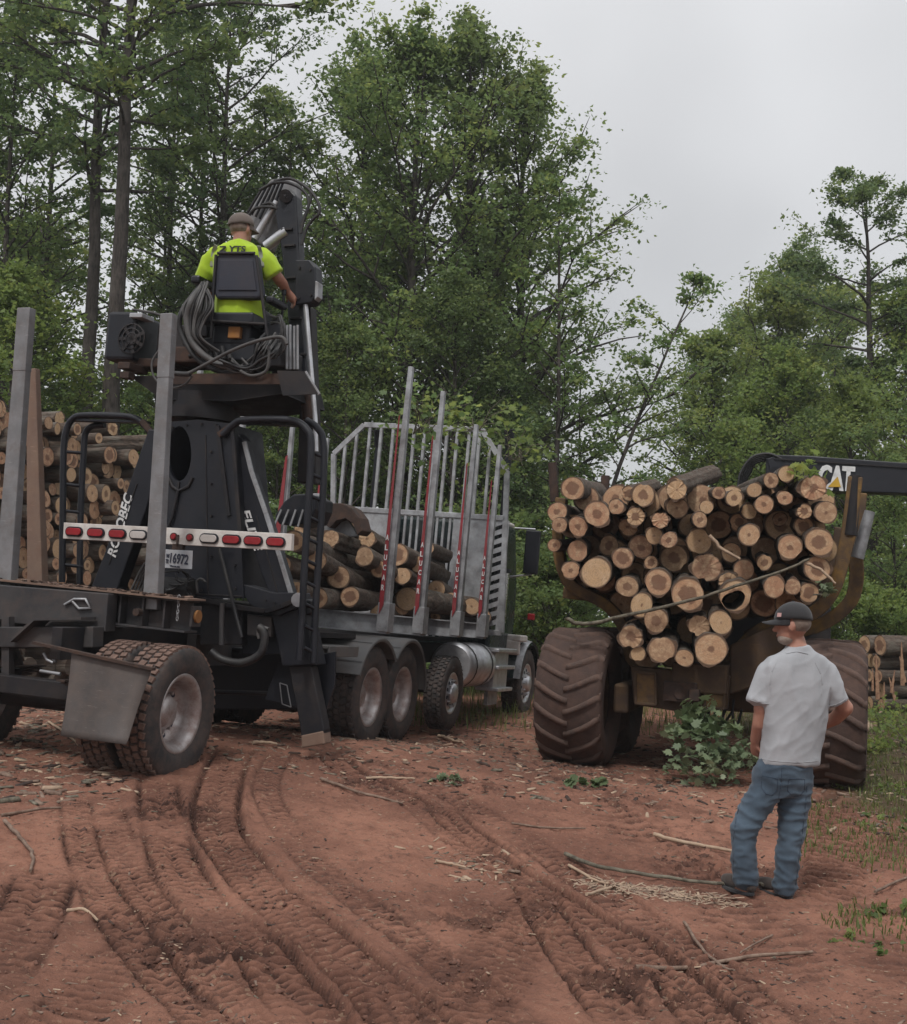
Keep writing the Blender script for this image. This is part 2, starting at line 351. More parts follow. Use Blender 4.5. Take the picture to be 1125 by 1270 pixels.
hh = mth(nt, 'ADD', mth(nt, 'MULTIPLY', noise(nt, co, 22, 7, .7), 1.0), mth(nt, 'MULTIPLY', noise(nt, co, 110, 4, .7), .35))
bump(nt, bs, hh, 1.0, .03)
me = fast_mesh('ground', np.stack([xf, yf, Z], 1), F, gm, {'soil_dark': ('POINT', soil_dark), 'margin': ('POINT', grass_m), 'litter': ('POINT', litter)}, True)
ground = place('ground', me); tag(ground, kind='structure')
Zg = Z.reshape(SH)
def hz(x, y):
    """true ground height incl. ruts (bilinear on the grid)"""
    j = np.clip(np.searchsorted(GX, x)-1, 0, len(GX)-2); i = np.clip(np.searchsorted(GY, y)-1, 0, len(GY)-2)
    fx = (x-GX[j])/(GX[j+1]-GX[j]); fy = (y-GY[i])/(GY[i+1]-GY[i])
    return (Zg[i, j]*(1-fx)+Zg[i, j+1]*fx)*(1-fy)+(Zg[i+1, j]*(1-fx)+Zg[i+1, j+1]*fx)*fy
# ------------------------------------------------------------------ trees
def leafmat(name, c1, c2, c3, trans=.35):
    m, nt, bs = newmat(name); a = nd(nt, 'ShaderNodeAttribute', attribute_name='leafv').outputs['Fac']
    oi = nd(nt, 'ShaderNodeObjectInfo').outputs['Random']
    base = mixc(nt, mapr(nt, a, 0., .55), c1, c2); base = mixc(nt, mapr(nt, a, .6, 1.), base, c3)
    base = mixc(nt, mth(nt, 'MULTIPLY', oi, .35), base, (.085,.095,.028))
    nt.links.new(base, bs.inputs['Base Color']); bs.inputs['Roughness'].default_value = .5; bs.inputs['Specular IOR Level'].default_value = .35
    tr = nd(nt, 'ShaderNodeBsdfTranslucent'); hs = nd(nt, 'ShaderNodeHueSaturation'); hs.inputs['Value'].default_value = 1.5; hs.inputs['Hue'].default_value = .485
    nt.links.new(base, hs.inputs['Color']); nt.links.new(hs.outputs[0], tr.inputs['Color'])
    mx = nd(nt, 'ShaderNodeMixShader'); mx.inputs[0].default_value = trans
    nt.links.new(bs.outputs[0], mx.inputs[1]); nt.links.new(tr.outputs[0], mx.inputs[2]); nt.links.new(mx.outputs[0], nt.nodes['Material Output'].inputs[0])
    return m
ML = {'maple': leafmat('maple_leaves', (.095,.16,.062), (.15,.23,.08), (.26,.31,.09), .52),
      'dark': leafmat('dark_leaves', (.075,.135,.06), (.12,.19,.072), (.20,.26,.085), .46),
      'lime': leafmat('yellow_green_leaves', (.12,.19,.055), (.19,.27,.075), (.29,.33,.09), .52)}
mb_, nt, bs = newmat('tree_bark'); co = objco(nt); mp = nd(nt, 'ShaderNodeMapping'); mp.inputs['Scale'].default_value = (9, 9, 1.6); nt.links.new(co, mp.inputs[0])
nb = noise(nt, mp.outputs[0], 2.5, 7, .7, .4)
c = mixc(nt, mapr(nt, nb, .38, .62), (.025,.020,.018), (.075,.062,.054)); c = mixc(nt, mth(nt, 'MULTIPLY', mapr(nt, noise(nt, co, 2.2, 5), .5, .66), .6), c, (.11,.097,.085))
nt.links.new(c, bs.inputs['Base Color']); bs.inputs['Roughness'].default_value = .9; bump(nt, bs, nb, .9, .03)
M['treebark'] = mb_
def leaves_mesh(name, cent, cs, n, leaf, mat, rng, flat=.38, droop=.5, maple=False):
    """cent (k,3) cluster centres, cs (k,) cluster sizes, n leaves per cluster"""
    k = len(cent); cv = rng.rand(k)*.75
    c = np.repeat(cent, n, 0); s = np.repeat(cs, n)[:, None]
    d = rng.randn(k*n, 3)*.5; d[:, 2] *= flat; p = c+d*s
    p[:, 2] -= (d[:, 0]**2+d[:, 1]**2)*s[:, 0]*.35
    N = k*n; nrm = rng.randn(N, 3)*.75; nrm[:, 2] = np.abs(nrm[:, 2])+.45; nrm /= np.linalg.norm(nrm, axis=1)[:, None]
    t = rng.randn(N, 3); t[:, 2] -= droop; t -= nrm*(t*nrm).sum(1)[:, None]; t /= np.linalg.norm(t, axis=1)[:, None]; b = np.cross(nrm, t)
    L = (leaf*(.65+.7*rng.rand(N)))[:, None]
    if maple:
        out = [(0,-.5),(.30,-.42),(.26,-.2),(.52,-.02),(.30,.05),(.30,.3),(.12,.2),(0,.58),(-.12,.2),(-.30,.3),(-.30,.05),(-.52,-.02),(-.26,-.2),(-.30,-.42)]
        V = np.stack([p+t*L*y+b*L*x+nrm*L*(-.35*abs(x)) for x, y in out], 1).reshape(-1, 3); K = len(out)
    else:
        q = [(0,-.55),(.36,.02),(0,.55),(-.36,.02)]
        V = np.stack([p+t*L*y+b*L*x+nrm*L*(-.45*abs(x)) for x, y in q], 1).reshape(-1, 3); K = 4
    F = np.arange(N*K).reshape(N, K); lv = np.clip(np.repeat(cv, n)+rng.rand(N)*.28, 0, 1)
    return fast_mesh(name, V, F, mat, {'leafv': ('FACE', lv)})
def tree_meshes(seed, H, base, rad, tr, nl=34, ns=5, nleaf=34, leaf=.15, mat='maple', up=.55, fork=False, cs=.62, prof=None, lean=0., droop=.5, flat=.38):
    rng = np.random.RandomState(seed); rn = random.Random(seed); tm = MB(); N = 14; leaf *= .80; nleaf = int(nleaf*1.0); cs *= .84; rad *= 1.1
    path = []; x = y = 0.
    for i in range(N):
        t = i/(N-1); x += rn.uniform(-1, 1)*.012*H/N*3; y += rn.uniform(-1, 1)*.012*H/N*3
        path.append(Vector((x+lean*H*t**1.5, y, H*.97*t-(.4 if i == 0 else 0))))
    rs = [tr*(1.35 if i == 0 else 1)*(1-i/(N-1))**.75+.012 for i in range(N)]
    tm.tube(path, rs, 10)
    def at(h):
        t = max(0, min(.999, h/(H*.97)))*(N-1); i = int(t); return path[i].lerp(path[i+1], t-i), rs[i]
    cent = []; cz = []
    pf = prof or (lambda t: max(.2, (1-t**2.4)**.7*min(1, .5+1.6*t)*1.02))
    for j in range(nl):
        t = (j+rn.random()*.8)/nl; h = base+(H-base)*t*.97; p0, r0 = at(h); az = j*2.39996+rn.uniform(-.5, .5)
        Ln = rad*pf(t)*rn.uniform(.5, 1.25); el = up*rn.uniform(.5, 1.3)+.5*t
        dv = Vector((math.cos(az)*math.cos(el), math.sin(az)*math.cos(el), math.sin(el)))
        pts = [p0]; q = p0.copy(); dd = dv.copy(); S = 5
        for k in range(S):
            dd = (dd+Vector((rn.uniform(-.2, .2), rn.uniform(-.2, .2), rn.uniform(-.22, .12)))).normalized(); q = q+dd*Ln/S; pts.append(q.copy())
        rb = max(.012, min(r0*.6, .014*Ln+.01)); tm.tube(pts, [rb*(1-.8*k/S) for k in range(S+1)], 5, caps=False)
        for k in range(ns):
            u = rn.uniform(.3, 1.0)*S*.999; i = int(u); a = pts[i].lerp(pts[min(i+1, S)], u-i)
            d2 = (dv+Vector((rn.uniform(-1, 1), rn.uniform(-1, 1), rn.uniform(-.5, .6)))*.9).normalized(); l2 = Ln*.32*rn.uniform(.5, 1.2)
            e = a+d2*l2; tm.tube([a, a.lerp(e, .5)+Vector((0, 0, .04)), e], [rb*.4, rb*.3, .005], 4, caps=False)
            cent.append(e); cz.append(cs*rn.uniform(.6, 1.3)); cent.append(a.lerp(e, .45)); cz.append(cs*rn.uniform(.45, .9))
        cent.append(pts[-1]); cz.append(cs*.9)
    cent = np.array([tuple(c) for c in cent]); cz = np.array(cz)
    tmesh = tm.mesh('trunk', M['treebark'])
    lm = leaves_mesh('crown', cent, cz, nleaf, leaf, ML[mat], rng, flat, droop)
    return tmesh, lm, H
random.seed(4)
TV = {
 'tall': tree_meshes(1, 21, 11.2, 4.6, .22, 44, 5, 24, .17, 'maple', .35),
 'tall2': tree_meshes(2, 22, 10.8, 4.2, .19, 44, 5, 24, .17, 'dark', .35),
 'big': tree_meshes(3, 17, 2.5, 4.3, .2, 70, 6, 28, .155, 'maple', .7, cs=.68),
 'big2': tree_meshes(4, 16, 2.5, 3.4, .16, 58, 6, 26, .15, 'maple', .8, cs=.6),
 'dense': tree_meshes(5, 13, 1.2, 3.3, .13, 56, 5, 28, .16, 'dark', .5),
 'mid': tree_meshes(6, 11, 1.0, 2.6, .09, 44, 5, 26, .14, 'maple', .5),
 'lime': tree_meshes(7, 11, 1.6, 3.3, .12, 50, 5, 30, .15, 'lime', .7),
 'lime2': tree_meshes(8, 9, .8, 2.8, .09, 40, 5, 30, .15, 'lime', .6),
 'slim': tree_meshes(9, 11, 3.0, 1.7, .06, 26, 4, 13, .135, 'maple', .45, cs=.42),
 'sparse': tree_meshes(10, 15, 7.5, 2.3, .17, 30, 5, 30, .15, 'dark', .3, cs=.5, prof=lambda t: .35+.65*math.sin(min(1, t*1.1)*math.pi)**.6),
 'leaning': tree_meshes(15, 9.5, 3.0, 1.5, .06, 22, 4, 13, .135, 'maple', .45, cs=.42, lean=.30),
 'airy': tree_meshes(16, 17, 5.0, 2.7, .11, 44, 5, 16, .15, 'maple', .35, cs=.5),
 'shrub': tree_meshes(11, 3.2, .2, 1.7, .03, 26, 4, 26, .12, 'maple', .6, cs=.42),
 'shrubl': tree_meshes(12, 2.6, .1, 1.6, .03, 24, 4, 26, .11, 'lime', .6, cs=.4),
}
def tree(kind, px, d, topy=None, s=None, rot=0., label='', group=None, cat='tree', name=None, zoff=0.):
    tm, cm, H = TV[kind]; x = P(px, 760, d).x; y = P(px, 760, d).y
    z = hz(x, y)-.1+zoff
    if s is None: s = (P(px, topy, d).z-z)/H
    o = empty(name or 'maple_tree', label, cat, Matrix.Translation((x, y, z)) @ Matrix.Rotation(rot, 4, 'Z') @ Matrix.Scale(s, 4), group)
    place('trunk', tm, o); place('crown', cm, o); return o
tree('tall', 128, 25, None, 1.0, .3, 'thickest straight brown trunk at left, bare below, forest tree behind the loader')
tree('tall2', 96, 27, None, .98, 2.0, 'dark forked trunk just left of the thickest brown trunk', name='forest_tree')
tree('tall2', 262, 32, None, .85, 4.2, 'thin dark trunk rising behind the yellow-shirted operator')
tree('slim', 345, 33, 105, None, 1.0, 'slender pale leafy tree with open crown above the loader boom')
tree('slim', 405, 36, 250, None, 3.0, 'small thin tree filling the gap right of the boom')
tree('big', 500, 29, 10, None, 1.2, 'tallest broad maple in the centre, left of its wide crown group')
tree('big2', 575, 30, -10, None, 4.0, 'tall maple at the centre top with crown against the sky')
tree('big', 640, 31, 75, None, 2.5, 'maple forming the right shoulder of the central crown group')
tree('big2', 440, 33, 30, None, 5.2, 'maple at the left edge of the central crown group')
tree('slim', 690, 27, 200, None, .4, 'slender tree with visible pale stem right of the central maples', name='young_maple')
tree('leaning', 700, 27, 320, None, 0., 'thin tree leaning right into the sky gap', name='leaning_tree')
tree('slim', 715, 30, 430, None, 2.2, 'small sparse tree lowest in the step down to the sky gap', name='young_maple')
tree('dense', 560, 26, 330, None, 3.2, 'dark leafy tree directly behind the truck headboard')
tree('mid', 425, 26, 380, None, 1.2, 'dark leafy tree behind the ladder hoops')
tree('dense', 612, 27, 440, None, 5.0, 'dark tree behind the cab mirror')
tree('lime', 965, 38, 345, None, .6, 'yellow-green rounded tree right of the sky gap')
tree('lime', 880, 36, 405, None, 2.8, 'low yellow-green tree leftmost beyond the forwarder load')
tree('big2', 985, 40, 290, None, 1.7, 'taller green tree in the middle of the right-hand group')
tree('lime2', 975, 33, 430, None, 4.1, 'bushy yellow-green tree above the black crane boom')
tree('sparse', 1083, 33, 195, None, 2.0, 'tall dark tree at right with clumped top and bare trunk', name='forest_tree')
tree('lime', 1135, 33, 350, None, 3.3, 'leafy tree cut by the right edge of the view')
tree('lime2', 1060, 30, 470, None, .2, 'bushy green tree under the tall clumped one')
tree('mid', 1110, 24, 560, None, 5.5, 'low green tree behind the right log stack')
rn = random.Random(77)
ord_ = 'first second third fourth fifth sixth seventh eighth ninth tenth eleventh twelfth thirteenth fourteenth fifteenth'.split()
TK = {'big': 'broad', 'big2': 'upright leafy', 'dense': 'dark dense', 'mid': 'bushy mid-green', 'lime': 'rounded yellow-green', 'lime2': 'low yellow-green', 'slim': 'slender airy', 'airy': 'tall airy'}
def spot(px):
    for lim, t in ((-20, 'cut by the left edge'), (20, 'at the far left'), (40, 'above the leftmost stake'), (110, 'just left of the thick brown trunk'), (170, 'just right of the thick brown trunk'), (215, 'above the middle stake'), (245, 'left of the operator'), (275, 'behind the operator'), (310, 'behind the boom knuckle'), (330, 'behind the boom'), (350, 'right of the boom'),
                   (370, 'above the ladder hoops'), (400, 'right of the ladder hoops'), (450, 'left of the first red stake'), (500, 'above the first red stake'), (545, 'above the second red stake'), (620, 'above the headboard'), (670, 'over the cab mirror'), (720, 'left of the sky gap'), (850, 'just right of the sky gap'), (890, 'above the log heap'), (960, 'above the crane hoses'), (1020, 'above the crane lettering'), (1100, 'under the tall clumped tree'), (1165, 'cut by the right edge'), (9999, 'beyond the right edge')):
        if px <= lim: return t
def tier(ty): return 'near the picture top' if ty < 120 else ('high up' if ty < 230 else ('at mid height' if ty < 340 else ('low' if ty < 450 else 'barely over the machines')))
bg_left = [(35,33,-60,'airy'),(-15,29,-40,'airy'),(195,35,-30,'airy'),(310,34,70,'airy'),(235,33,40,'airy'),(-60,30,60,'big'),(20,36,260,'lime'),(185,40,150,'slim'),(225,38,290,'mid'),(300,36,190,'slim'),(320,42,260,'mid'),(380,44,340,'mid'),
           (5,25,330,'lime2'),(165,33,320,'slim'),(205,30,400,'lime2'),(295,30,300,'mid'),(60,26,430,'mid'),(180,26,450,'mid'),(360,28,370,'mid'),(340,25,480,'mid'),
           (250,25,440,'mid'),(470,38,240,'mid'),(600,38,260,'mid'),(640,36,400,'mid'),(665,38,520,'mid')]
for i, (px, d, ty, k) in enumerate(bg_left):
    tree(k, px, d, ty, None, rn.uniform(0, 6.3), f'{TK[k]} tree {spot(px)}, top {tier(ty)}', 'trees of the wood behind the truck', name='woodland_tree')
for px, d, ty, k in [(925,44,430,'mid'),(1030,46,350,'lime'),(1160,36,300,'big2'),(920,48,380,'big'),(935,34,480,'lime2'),(1010,32,500,'mid'),(1170,26,400,'mid')]:
    tree(k, px, d, ty, None, rn.uniform(0, 6.3), f'{TK[k]} tree {spot(px)}, top {tier(ty)}', 'trees of the wood on the right', name='woodland_tree')
for i in range(15):
    px = [-30,30,90,150,210,270,330,390,450,510,570,630,680,700,725][i]
    tree('shrub', px, rn.uniform(21.5, 26), None, rn.uniform(.6, 1.05), rn.uniform(0, 6.3), f'{ord_[i]} undergrowth shrub from the left behind the truck', 'undergrowth shrubs behind the truck', 'shrub', 'shrub')
for i, px in enumerate([690,865,895,960,1000,1060,1090,1110,1125,1160]):
    tree('shrubl' if i % 2 else 'shrub', px, rn.uniform(22, 26), None, rn.uniform(.5, .95), rn.uniform(0, 6.3), f'{ord_[i]} undergrowth shrub from the left along the right-hand wood', 'undergrowth shrubs behind the forwarder', 'shrub', 'shrub')
# far wood that closes the view low down: one mass of foliage
rng = np.random.RandomState(5); n = 2600
ang = rng.uniform(-1.1, 1.1, n); rr = rng.uniform(50, 66, n); hgt = rng.rand(n)**1.2*(7+3*np.sin(ang*9)); gap = np.abs(ang-.145) < .06
hgt = np.where(gap, hgt*.08, hgt)
cen = np.stack([np.sin(ang)*rr, np.cos(ang)*rr, hgt+.3], 1)
fw = place('distant_wood', leaves_mesh('distant_wood', cen, np.full(n, 2.2), 20, .34, ML['maple'], rng, .7)); tag(fw, 'far dark wood closing the view beyond the nearer trees', 'wood', kind='stuff')



# thin haze volume, added to lift the shade among the trees
hzb = MB(); hzb.box((0, 39, 12), (182, 140, 27.2)); hzm = bpy.data.materials.new('haze'); hzm.use_nodes = True; nt = hzm.node_tree; nt.nodes.clear()
pv = nt.nodes.new('ShaderNodeVolumePrincipled'); pv.inputs['Density'].default_value = .0009; pv.inputs['Color'].default_value = (.94,.97,1,1); pv.inputs['Anisotropy'].default_value = .2
ou = nt.nodes.new('ShaderNodeOutputMaterial'); nt.links.new(pv.outputs[0], ou.inputs['Volume']); haze = hzb.build('haze', hzm); tag(haze, kind='stuff', label='thin added haze filling the whole clearing and wood')
# ------------------------------------------------------------------ wheels
def tyre_mesh(Rr, w, rr, kind='drive', mats=None):
    b = MB(); h = w/2
    prof = [(rr, -h*.80), (rr+.02, -h*.92), (rr+(Rr-rr)*.35, -h*1.04), (rr+(Rr-rr)*.7, -h*1.03), (Rr-.035, -h*.95), (Rr-.014, -h*.86), (Rr-.012, 0), (Rr-.014, h*.86), (Rr-.035, h*.95),
            (rr+(Rr-rr)*.7, h*1.03), (rr+(Rr-rr)*.35, h*1.04), (rr+.02, h*.92), (rr, h*.80)]
    b.lathe(prof, n=56)
    nb_ = 46; rn = random.Random(3)
    cols = [(-.74, .30), (-.26, .36), (.26, .36), (.74, .30)]
    for k in range(nb_):
        for ci, (cc, ww) in enumerate(cols):
            a = 2*math.pi*(k+(.5 if ci % 2 else 0))/nb_; Rm = Matrix.Rotation(-a, 3, 'Y') @ Matrix.Rotation(.2*(1 if ci % 2 else -1), 3, 'X')
            c = Matrix.Rotation(-a, 3, 'Y') @ Vector((Rr-.009, cc*h*.95, 0)); b.box(c, (.026, ww*h*1.05, 2*math.pi*Rr/nb_*.66), Rm, 1)
    return b.mesh('tyre', mats or [M['rubber'], M['rubber']])
def dish_rim(rr, w, deep=True):
    b = MB(); h = w/2
    if deep: prof = [(rr+.012, -h*.86), (rr+.004, -h*.90), (rr-.02, -h*.82), (rr-.045, -h*.6), (rr-.052, -h*.1), (rr-.06, h*.25), (rr-.10, h*.42), (.14, h*.40), (.135, h*.1), (.11, -h*.15), (.06, -h*.22), (.0, -h*.22)]
    else: prof = [(rr+.012, -h*.86), (rr+.004, -h*.90), (rr-.02, -h*.80), (rr-.035, -h*.62), (rr-.07, -h*.70), (rr-.13, -h*.78), (.13, -h*.80), (.125, -h*1.1), (.10, -h*1.28), (.05, -h*1.34), (0, -h*1.34)]
    b.lathe(prof, n=40); yy = h*.34 if deep else -h*.84
    for k in range(10):
        a = 2*math.pi*k/10
        b.tube([(.165*math.cos(a), yy, .165*math.sin(a)), (.165*math.cos(a), yy-.035, .165*math.sin(a))], .014, 6)
        a += .314
        rh = rr-.095; c = Vector((rh*math.cos(a), (h*.36 if deep else -h*.765), rh*math.sin(a)))
        b.tube([c+Vector((0, .004, 0)), c-Vector((0, .004, 0))], .023, 10, 1)  # flat dark discs stand for the shade inside the rim holes
    return b.mesh('rim', [M['rim'] if deep else M['alu'], M['ink_hole']])
WT = tyre_mesh(.515, .29, .295); WTM = tyre_mesh(.515, .29, .295, mats=[M['rubber'], M['rubbermud']]); WTS = tyre_mesh(.46, .25, .25)
RD, RS, RSs = dish_rim(.295, .29), dish_rim(.295, .29, False), dish_rim(.25, .25, False)
for me_ in (WT, WTM, WTS, RD, RS, RSs): fixn(me_)
def wheel(parent, x, y, z, tm, rm, flip=False, name='wheel', spin=0.):
    w = bpy.data.objects.new(name, None); link(w, parent)
    w.matrix_local = Matrix.Translation((x, y, z)) @ (Matrix.Rotation(math.pi, 4, 'Z') if flip else Matrix.Identity(4)) @ Matrix.Rotation(spin, 4, 'Y')
    place('tyre', tm, w); place('rim', rm, w); return w
# ------------------------------------------------------------------ log truck
hd = 18
lv = lambda h: Vector((-math.cos(R(h)), math.sin(R(h)), 0))
T = Frame(P(457, 918, 12.45)+lv(hd)*1.22, hd, .062, .028)
truck = empty('log_truck', 'dark log truck with tall barred aluminium headboard and red-striped stakes, part loaded', 'truck', T.M)
X2 = T.hit(502, 848, 'y', -1.22).x; X3 = T.hit(568, 829, 'y', -1.22).x; X4 = T.hit(656, 838, 'y', -1.22).x
XB = [T.hit(px, py, 'y', -1.24).x for px, py in ((478, 768), (521, 776), (566, 782), (598, 784))]; XR = T.hit(622, 785, 'y', -1.24).x
for s in (-1, 1):
    b = MB(); b.beam((-2.4, s*.43, .92), (X4+1.2, s*.43, .92), .09, .27); b.build('frame_rail', M['frame'], truck)
    for i, x in enumerate((0, X2)):
        wheel(truck, x, s*1.075, .515, WT, RD, s > 0, spin=i*1.3); wheel(truck, x, s*.745, .515, WT, RD, s < 0, spin=i)
    wheel(truck, X3, s*1.06, .47, WTS, RSs, s > 0); wheel(truck, X4, s*1.06, .515, WT, RS, s > 0, spin=.7)
for x in (0, X2, X3, X4):
    b = MB(); b.tube([(x, -.95, .515), (x, .95, .515)], .075, 10); b.lathe([(0, -.16), (.14, -.13), (.2, 0), (.14, .13), (0, .16)], (x, 0, .515), 'x', 16); b.build('axle', M['dark'], truck)
for s in (-1, 1):
    for i, x in enumerate((0, X2)):
        b = MB(); a0, a1 = (R(12), R(158)) if i == 0 else (R(15), R(140))
        if i == 0: a0 = R(38)
        else: a0, a1 = R(2), R(140)
        y0, y1 = s*.60, s*1.27
        b.lathe([(.60, y0), (.60, y1), (.575, y1+s*.012), (.555, y1)], (x, 0, .535), 'y', 22, 0, True, a0, a1); b.lathe([(.592, y0), (.592, y1)], (x, 0, .535), 'y', 22, 0, True, a0, a1)
        for k in range(4): 
            aa = a0+(a1-a0)*(k+.7)/4.2; b.lathe([(.606, y0), (.606, y1)], (x, 0, .535), 'y', 1, 0, False, aa, aa+.025)
        b.build('fender', M['fender'], truck)
    b = MB(); b.box((-.95, s*.93, 1.02), (.72, .62, .03)); b.box((-.95, s*1.25, .985), (.72, .02, .1)); b.build('rear_fender_panel', M['fender'], truck, .006)
# bunks, stakes, red fins
LET = 'ALUCAR'
tops = ((484, 440), (528, 473), (571, 516), (603, 543))
zd = T.hit(478, 768, 'y', -1.24).z
for i, x in enumerate(XB):
    bk = MB(); bk.ibeam((x, -1.28, zd-.05), (x, 1.28, zd-.05), .14, .2, (0, 0, 1)); bo = bk.build('bunk', M['galv'], truck)
    zt = T.hit(*tops[i], 'y', -1.24).z
    for s in (-1, 1):
        b = MB(); b.beam((x, s*1.24, zd-.14), (x, s*1.27, zt), .085, .10, (1, 0, 0), 0, .05, .06)
        b.box((x, s*1.24, zd+.02), (.17, .13, .3)); st = b.build('stake', M['galv'], truck, .004)
        h0, h1 = zd+.05+.02*i, zd+(zt-zd)*.80
        f = MB(); yy = s*1.24; n_ = -.044
        f.prism([(x+n_-.03, yy+.04+.02, h0+.14), (x+n_-.03, yy+.04, h0), (x+n_-.03, yy+.03, h1), (x+n_-.03, yy+.034, h1-.02)], (.012, 0, 0)) if s < 0 else f.prism([(x+n_-.03, yy+.115, h0+.14), (x+n_-.03, yy+.035, h0), (x+n_-.03, yy+.03, h1), (x+n_-.03, yy+.055, h1-.02)], (.012, 0, 0))
        f.prism([(x+n_-.055, yy+.0, h0+.1), (x+n_-.055, yy+.042, h0), (x+n_-.05, yy+.020, h1), (x+n_-.05, yy+.014, h1)], (.008, 0, 0))
        f.build('reflective_fin', M['redtape'], st)
        if s < 0:
            for k, ch in enumerate(LET):
                text_obj(ch, st, (x+n_-.060, yy+.022, h0+.80-k*.105), (0, -1, 0), (0, 0, 1), .034, .06, M['letter'])
bk = MB(); bk.box((XB[0]-.9, 0, zd-.2), (1.2, 2.1, .05)); bk.box(((XB[0]+XR)/2, 0, zd-.22), (XR-XB[0], 1.2, .05)); bk.build('deck', M['dark'], truck)
# headboard
hb = lambda px, py: T.hit(px, py, 'x', XR)
TL, TR = hb(452, 527), hb(598, 533); SLt, SRt = hb(414, 563), hb(629, 584); ML_, MR_ = hb(412, 630), hb(627, 643); BL, BR = hb(412, 778), hb(622, 785)
rk = MB()
for a, b_ in ((TL, TR), (TL, SLt), (TR, SRt), (SLt, BL), (SRt, BR), (ML_, MR_), (BL, BR)): rk.beam(a, b_, .075, .055, (1, 0, 0))
rack = rk.build('headboard_frame', M['galv'], truck, .006)
def topz(y):
    if y > TL.y: t = (y-SLt.y)/(TL.y-SLt.y); return SLt.z+(TL.z-SLt.z)*t
    if y < TR.y: t = (y-SRt.y)/(TR.y-SRt.y); return SRt.z+(TR.z-SRt.z)*t
    t = (y-TL.y)/(TR.y-TL.y); return TL.z+(TR.z-TL.z)*t
def lin(a, b_, y): t = (y-a.y)/(b_.y-a.y); return a.z+(b_.z-a.z)*t
for px in (424, 437, 453, 467, 482, 495, 508, 521, 535, 549, 562, 577, 590, 604, 617):
    y = hb(px, 600).y; b = MB(); b.beam((XR, y, lin(ML_, MR_, y)), (XR, y, topz(y)), .04, .045, (1, 0, 0)); b.build('headboard_bar', M['galv'], truck)
y0, y1 = hb(486, 700).y, hb(558, 700).y
b = MB(); b.beam((XR, ML_.y-.03, (ML_.z+BL.z)/2), (XR, y0, (ML_.z+BL.z)/2), .02, abs(ML_.z-BL.z)-.06, (0,0,1)); b.build('headboard_panel', M['galv'], truck)
y2 = hb(600, 700).y
b = MB(); b.beam((XR, y1, (MR_.z+BR.z)/2), (XR, y2, (MR_.z+BR.z)/2), .02, abs(MR_.z-BR.z)-.06, (0,0,1)); b.build('headboard_panel', M['galv'], truck)
for k in range(9):
    y = y0+(y1-y0)*(k+.5)/9; b = MB(); b.beam((XR, y, BL.z), (XR, y, lin(ML_, MR_, y)), .035, .03, (1, 0, 0)); b.build('lower_bar', M['galv'], truck)
b = MB(); zz0, zz1 = BR.z+.03, MR_.z-.03; y3 = BR.y+.02
nl_ = 12; ph = (zz1-zz0)/nl_
for a, c_ in ((y2, y2-.07), (y3+.07, y3)): b.beam((XR, (a+c_)/2, zz0), (XR, (a+c_)/2, zz1), .07, .02, (1, 0, 0))
b.build('louvre_frame', M['galv'], truck)
for k in range(nl_):
    z = zz0+ph*k; b = MB(); b.prism([(XR-.008, y2-.05, z), (XR-.008, y3+.05, z+.09), (XR-.008, y3+.05, z+.09+ph*.55), (XR-.008, y2-.05, z+ph*.55)], (.016, 0, 0)); b.build('louvre', M['galv'], truck)
# cab
cz0, cz1 = .95, 2.85; cx0, cx1 = XR+.25, XR+1.55
b = MB(); b.prism([(cx0, -1.0, cz0), (cx1, -1.0, cz0), (cx1, -1.0, 1.95), (cx1-.35, -1.0, cz1), (cx0, -1.0, cz1)], (0, 2.0, 0)); cab = b.build('cab', M['green'], truck, .05)
b = MB(); b.prism([(cx0+.3, -1.004, 1.75), (cx1-.12, -1.004, 1.75), (cx1-.42, -1.004, 2.6), (cx0+.3, -1.004, 2.6)], (0, .003, 0)); b.box((cx0-.003, 0, 2.25), (.004, 1.3, .5)); b.build('cab_window', M['glass'], cab)
b = MB(); b.box((cx0+.55, 0, cz1+.035), (1.0, 1.9, .07)); b.build('cab_roof', M['white'], cab, .03)
b = MB(); hx0, hx1 = cx1, X4+1.0; b.prism([(hx0, -.62, .95), (hx1, -.62, .85), (hx1, -.62, 1.35), (hx0, -.62, 1.8)], (0, 1.24, 0)); b.build('hood', M['green'], truck, .06)
for s in (-1, 1):
    b = MB(); b.lathe([(.62, s*.72), (.63, s*1.12), (.60, s*1.22), (.56, s*1.23)], (X4, 0, .55), 'y', 20, 0, True, R(5), R(175)); b.lathe([(.60, s*.72), (.60, s*1.20)], (X4, 0, .55), 'y', 20, 0, True, R(5), R(175)); b.build('front_fender', M['green'], truck)
    b = MB(); b.lathe([(.635, s*1.14), (.61, s*1.24)], (X4, 0, .55), 'y', 20, 0, True, R(5), R(175)); b.build('fender_trim', M['galv'], truck)
    b = MB(); b.box((X4-.42, s*.98, 1.20), (.42, .46, .10)); b.prism([(X4-.66, s*.76, .95), (X4-.62, s*1.2, .95), (X4-.62, s*1.2, 1.16), (X4-.66, s*.76, 1.2)], (.05, 0, 0)); b.build('fender_sheen_panel', M['white'], truck, .03)  # pale panels stand for the reflected sheen on the dark green fender
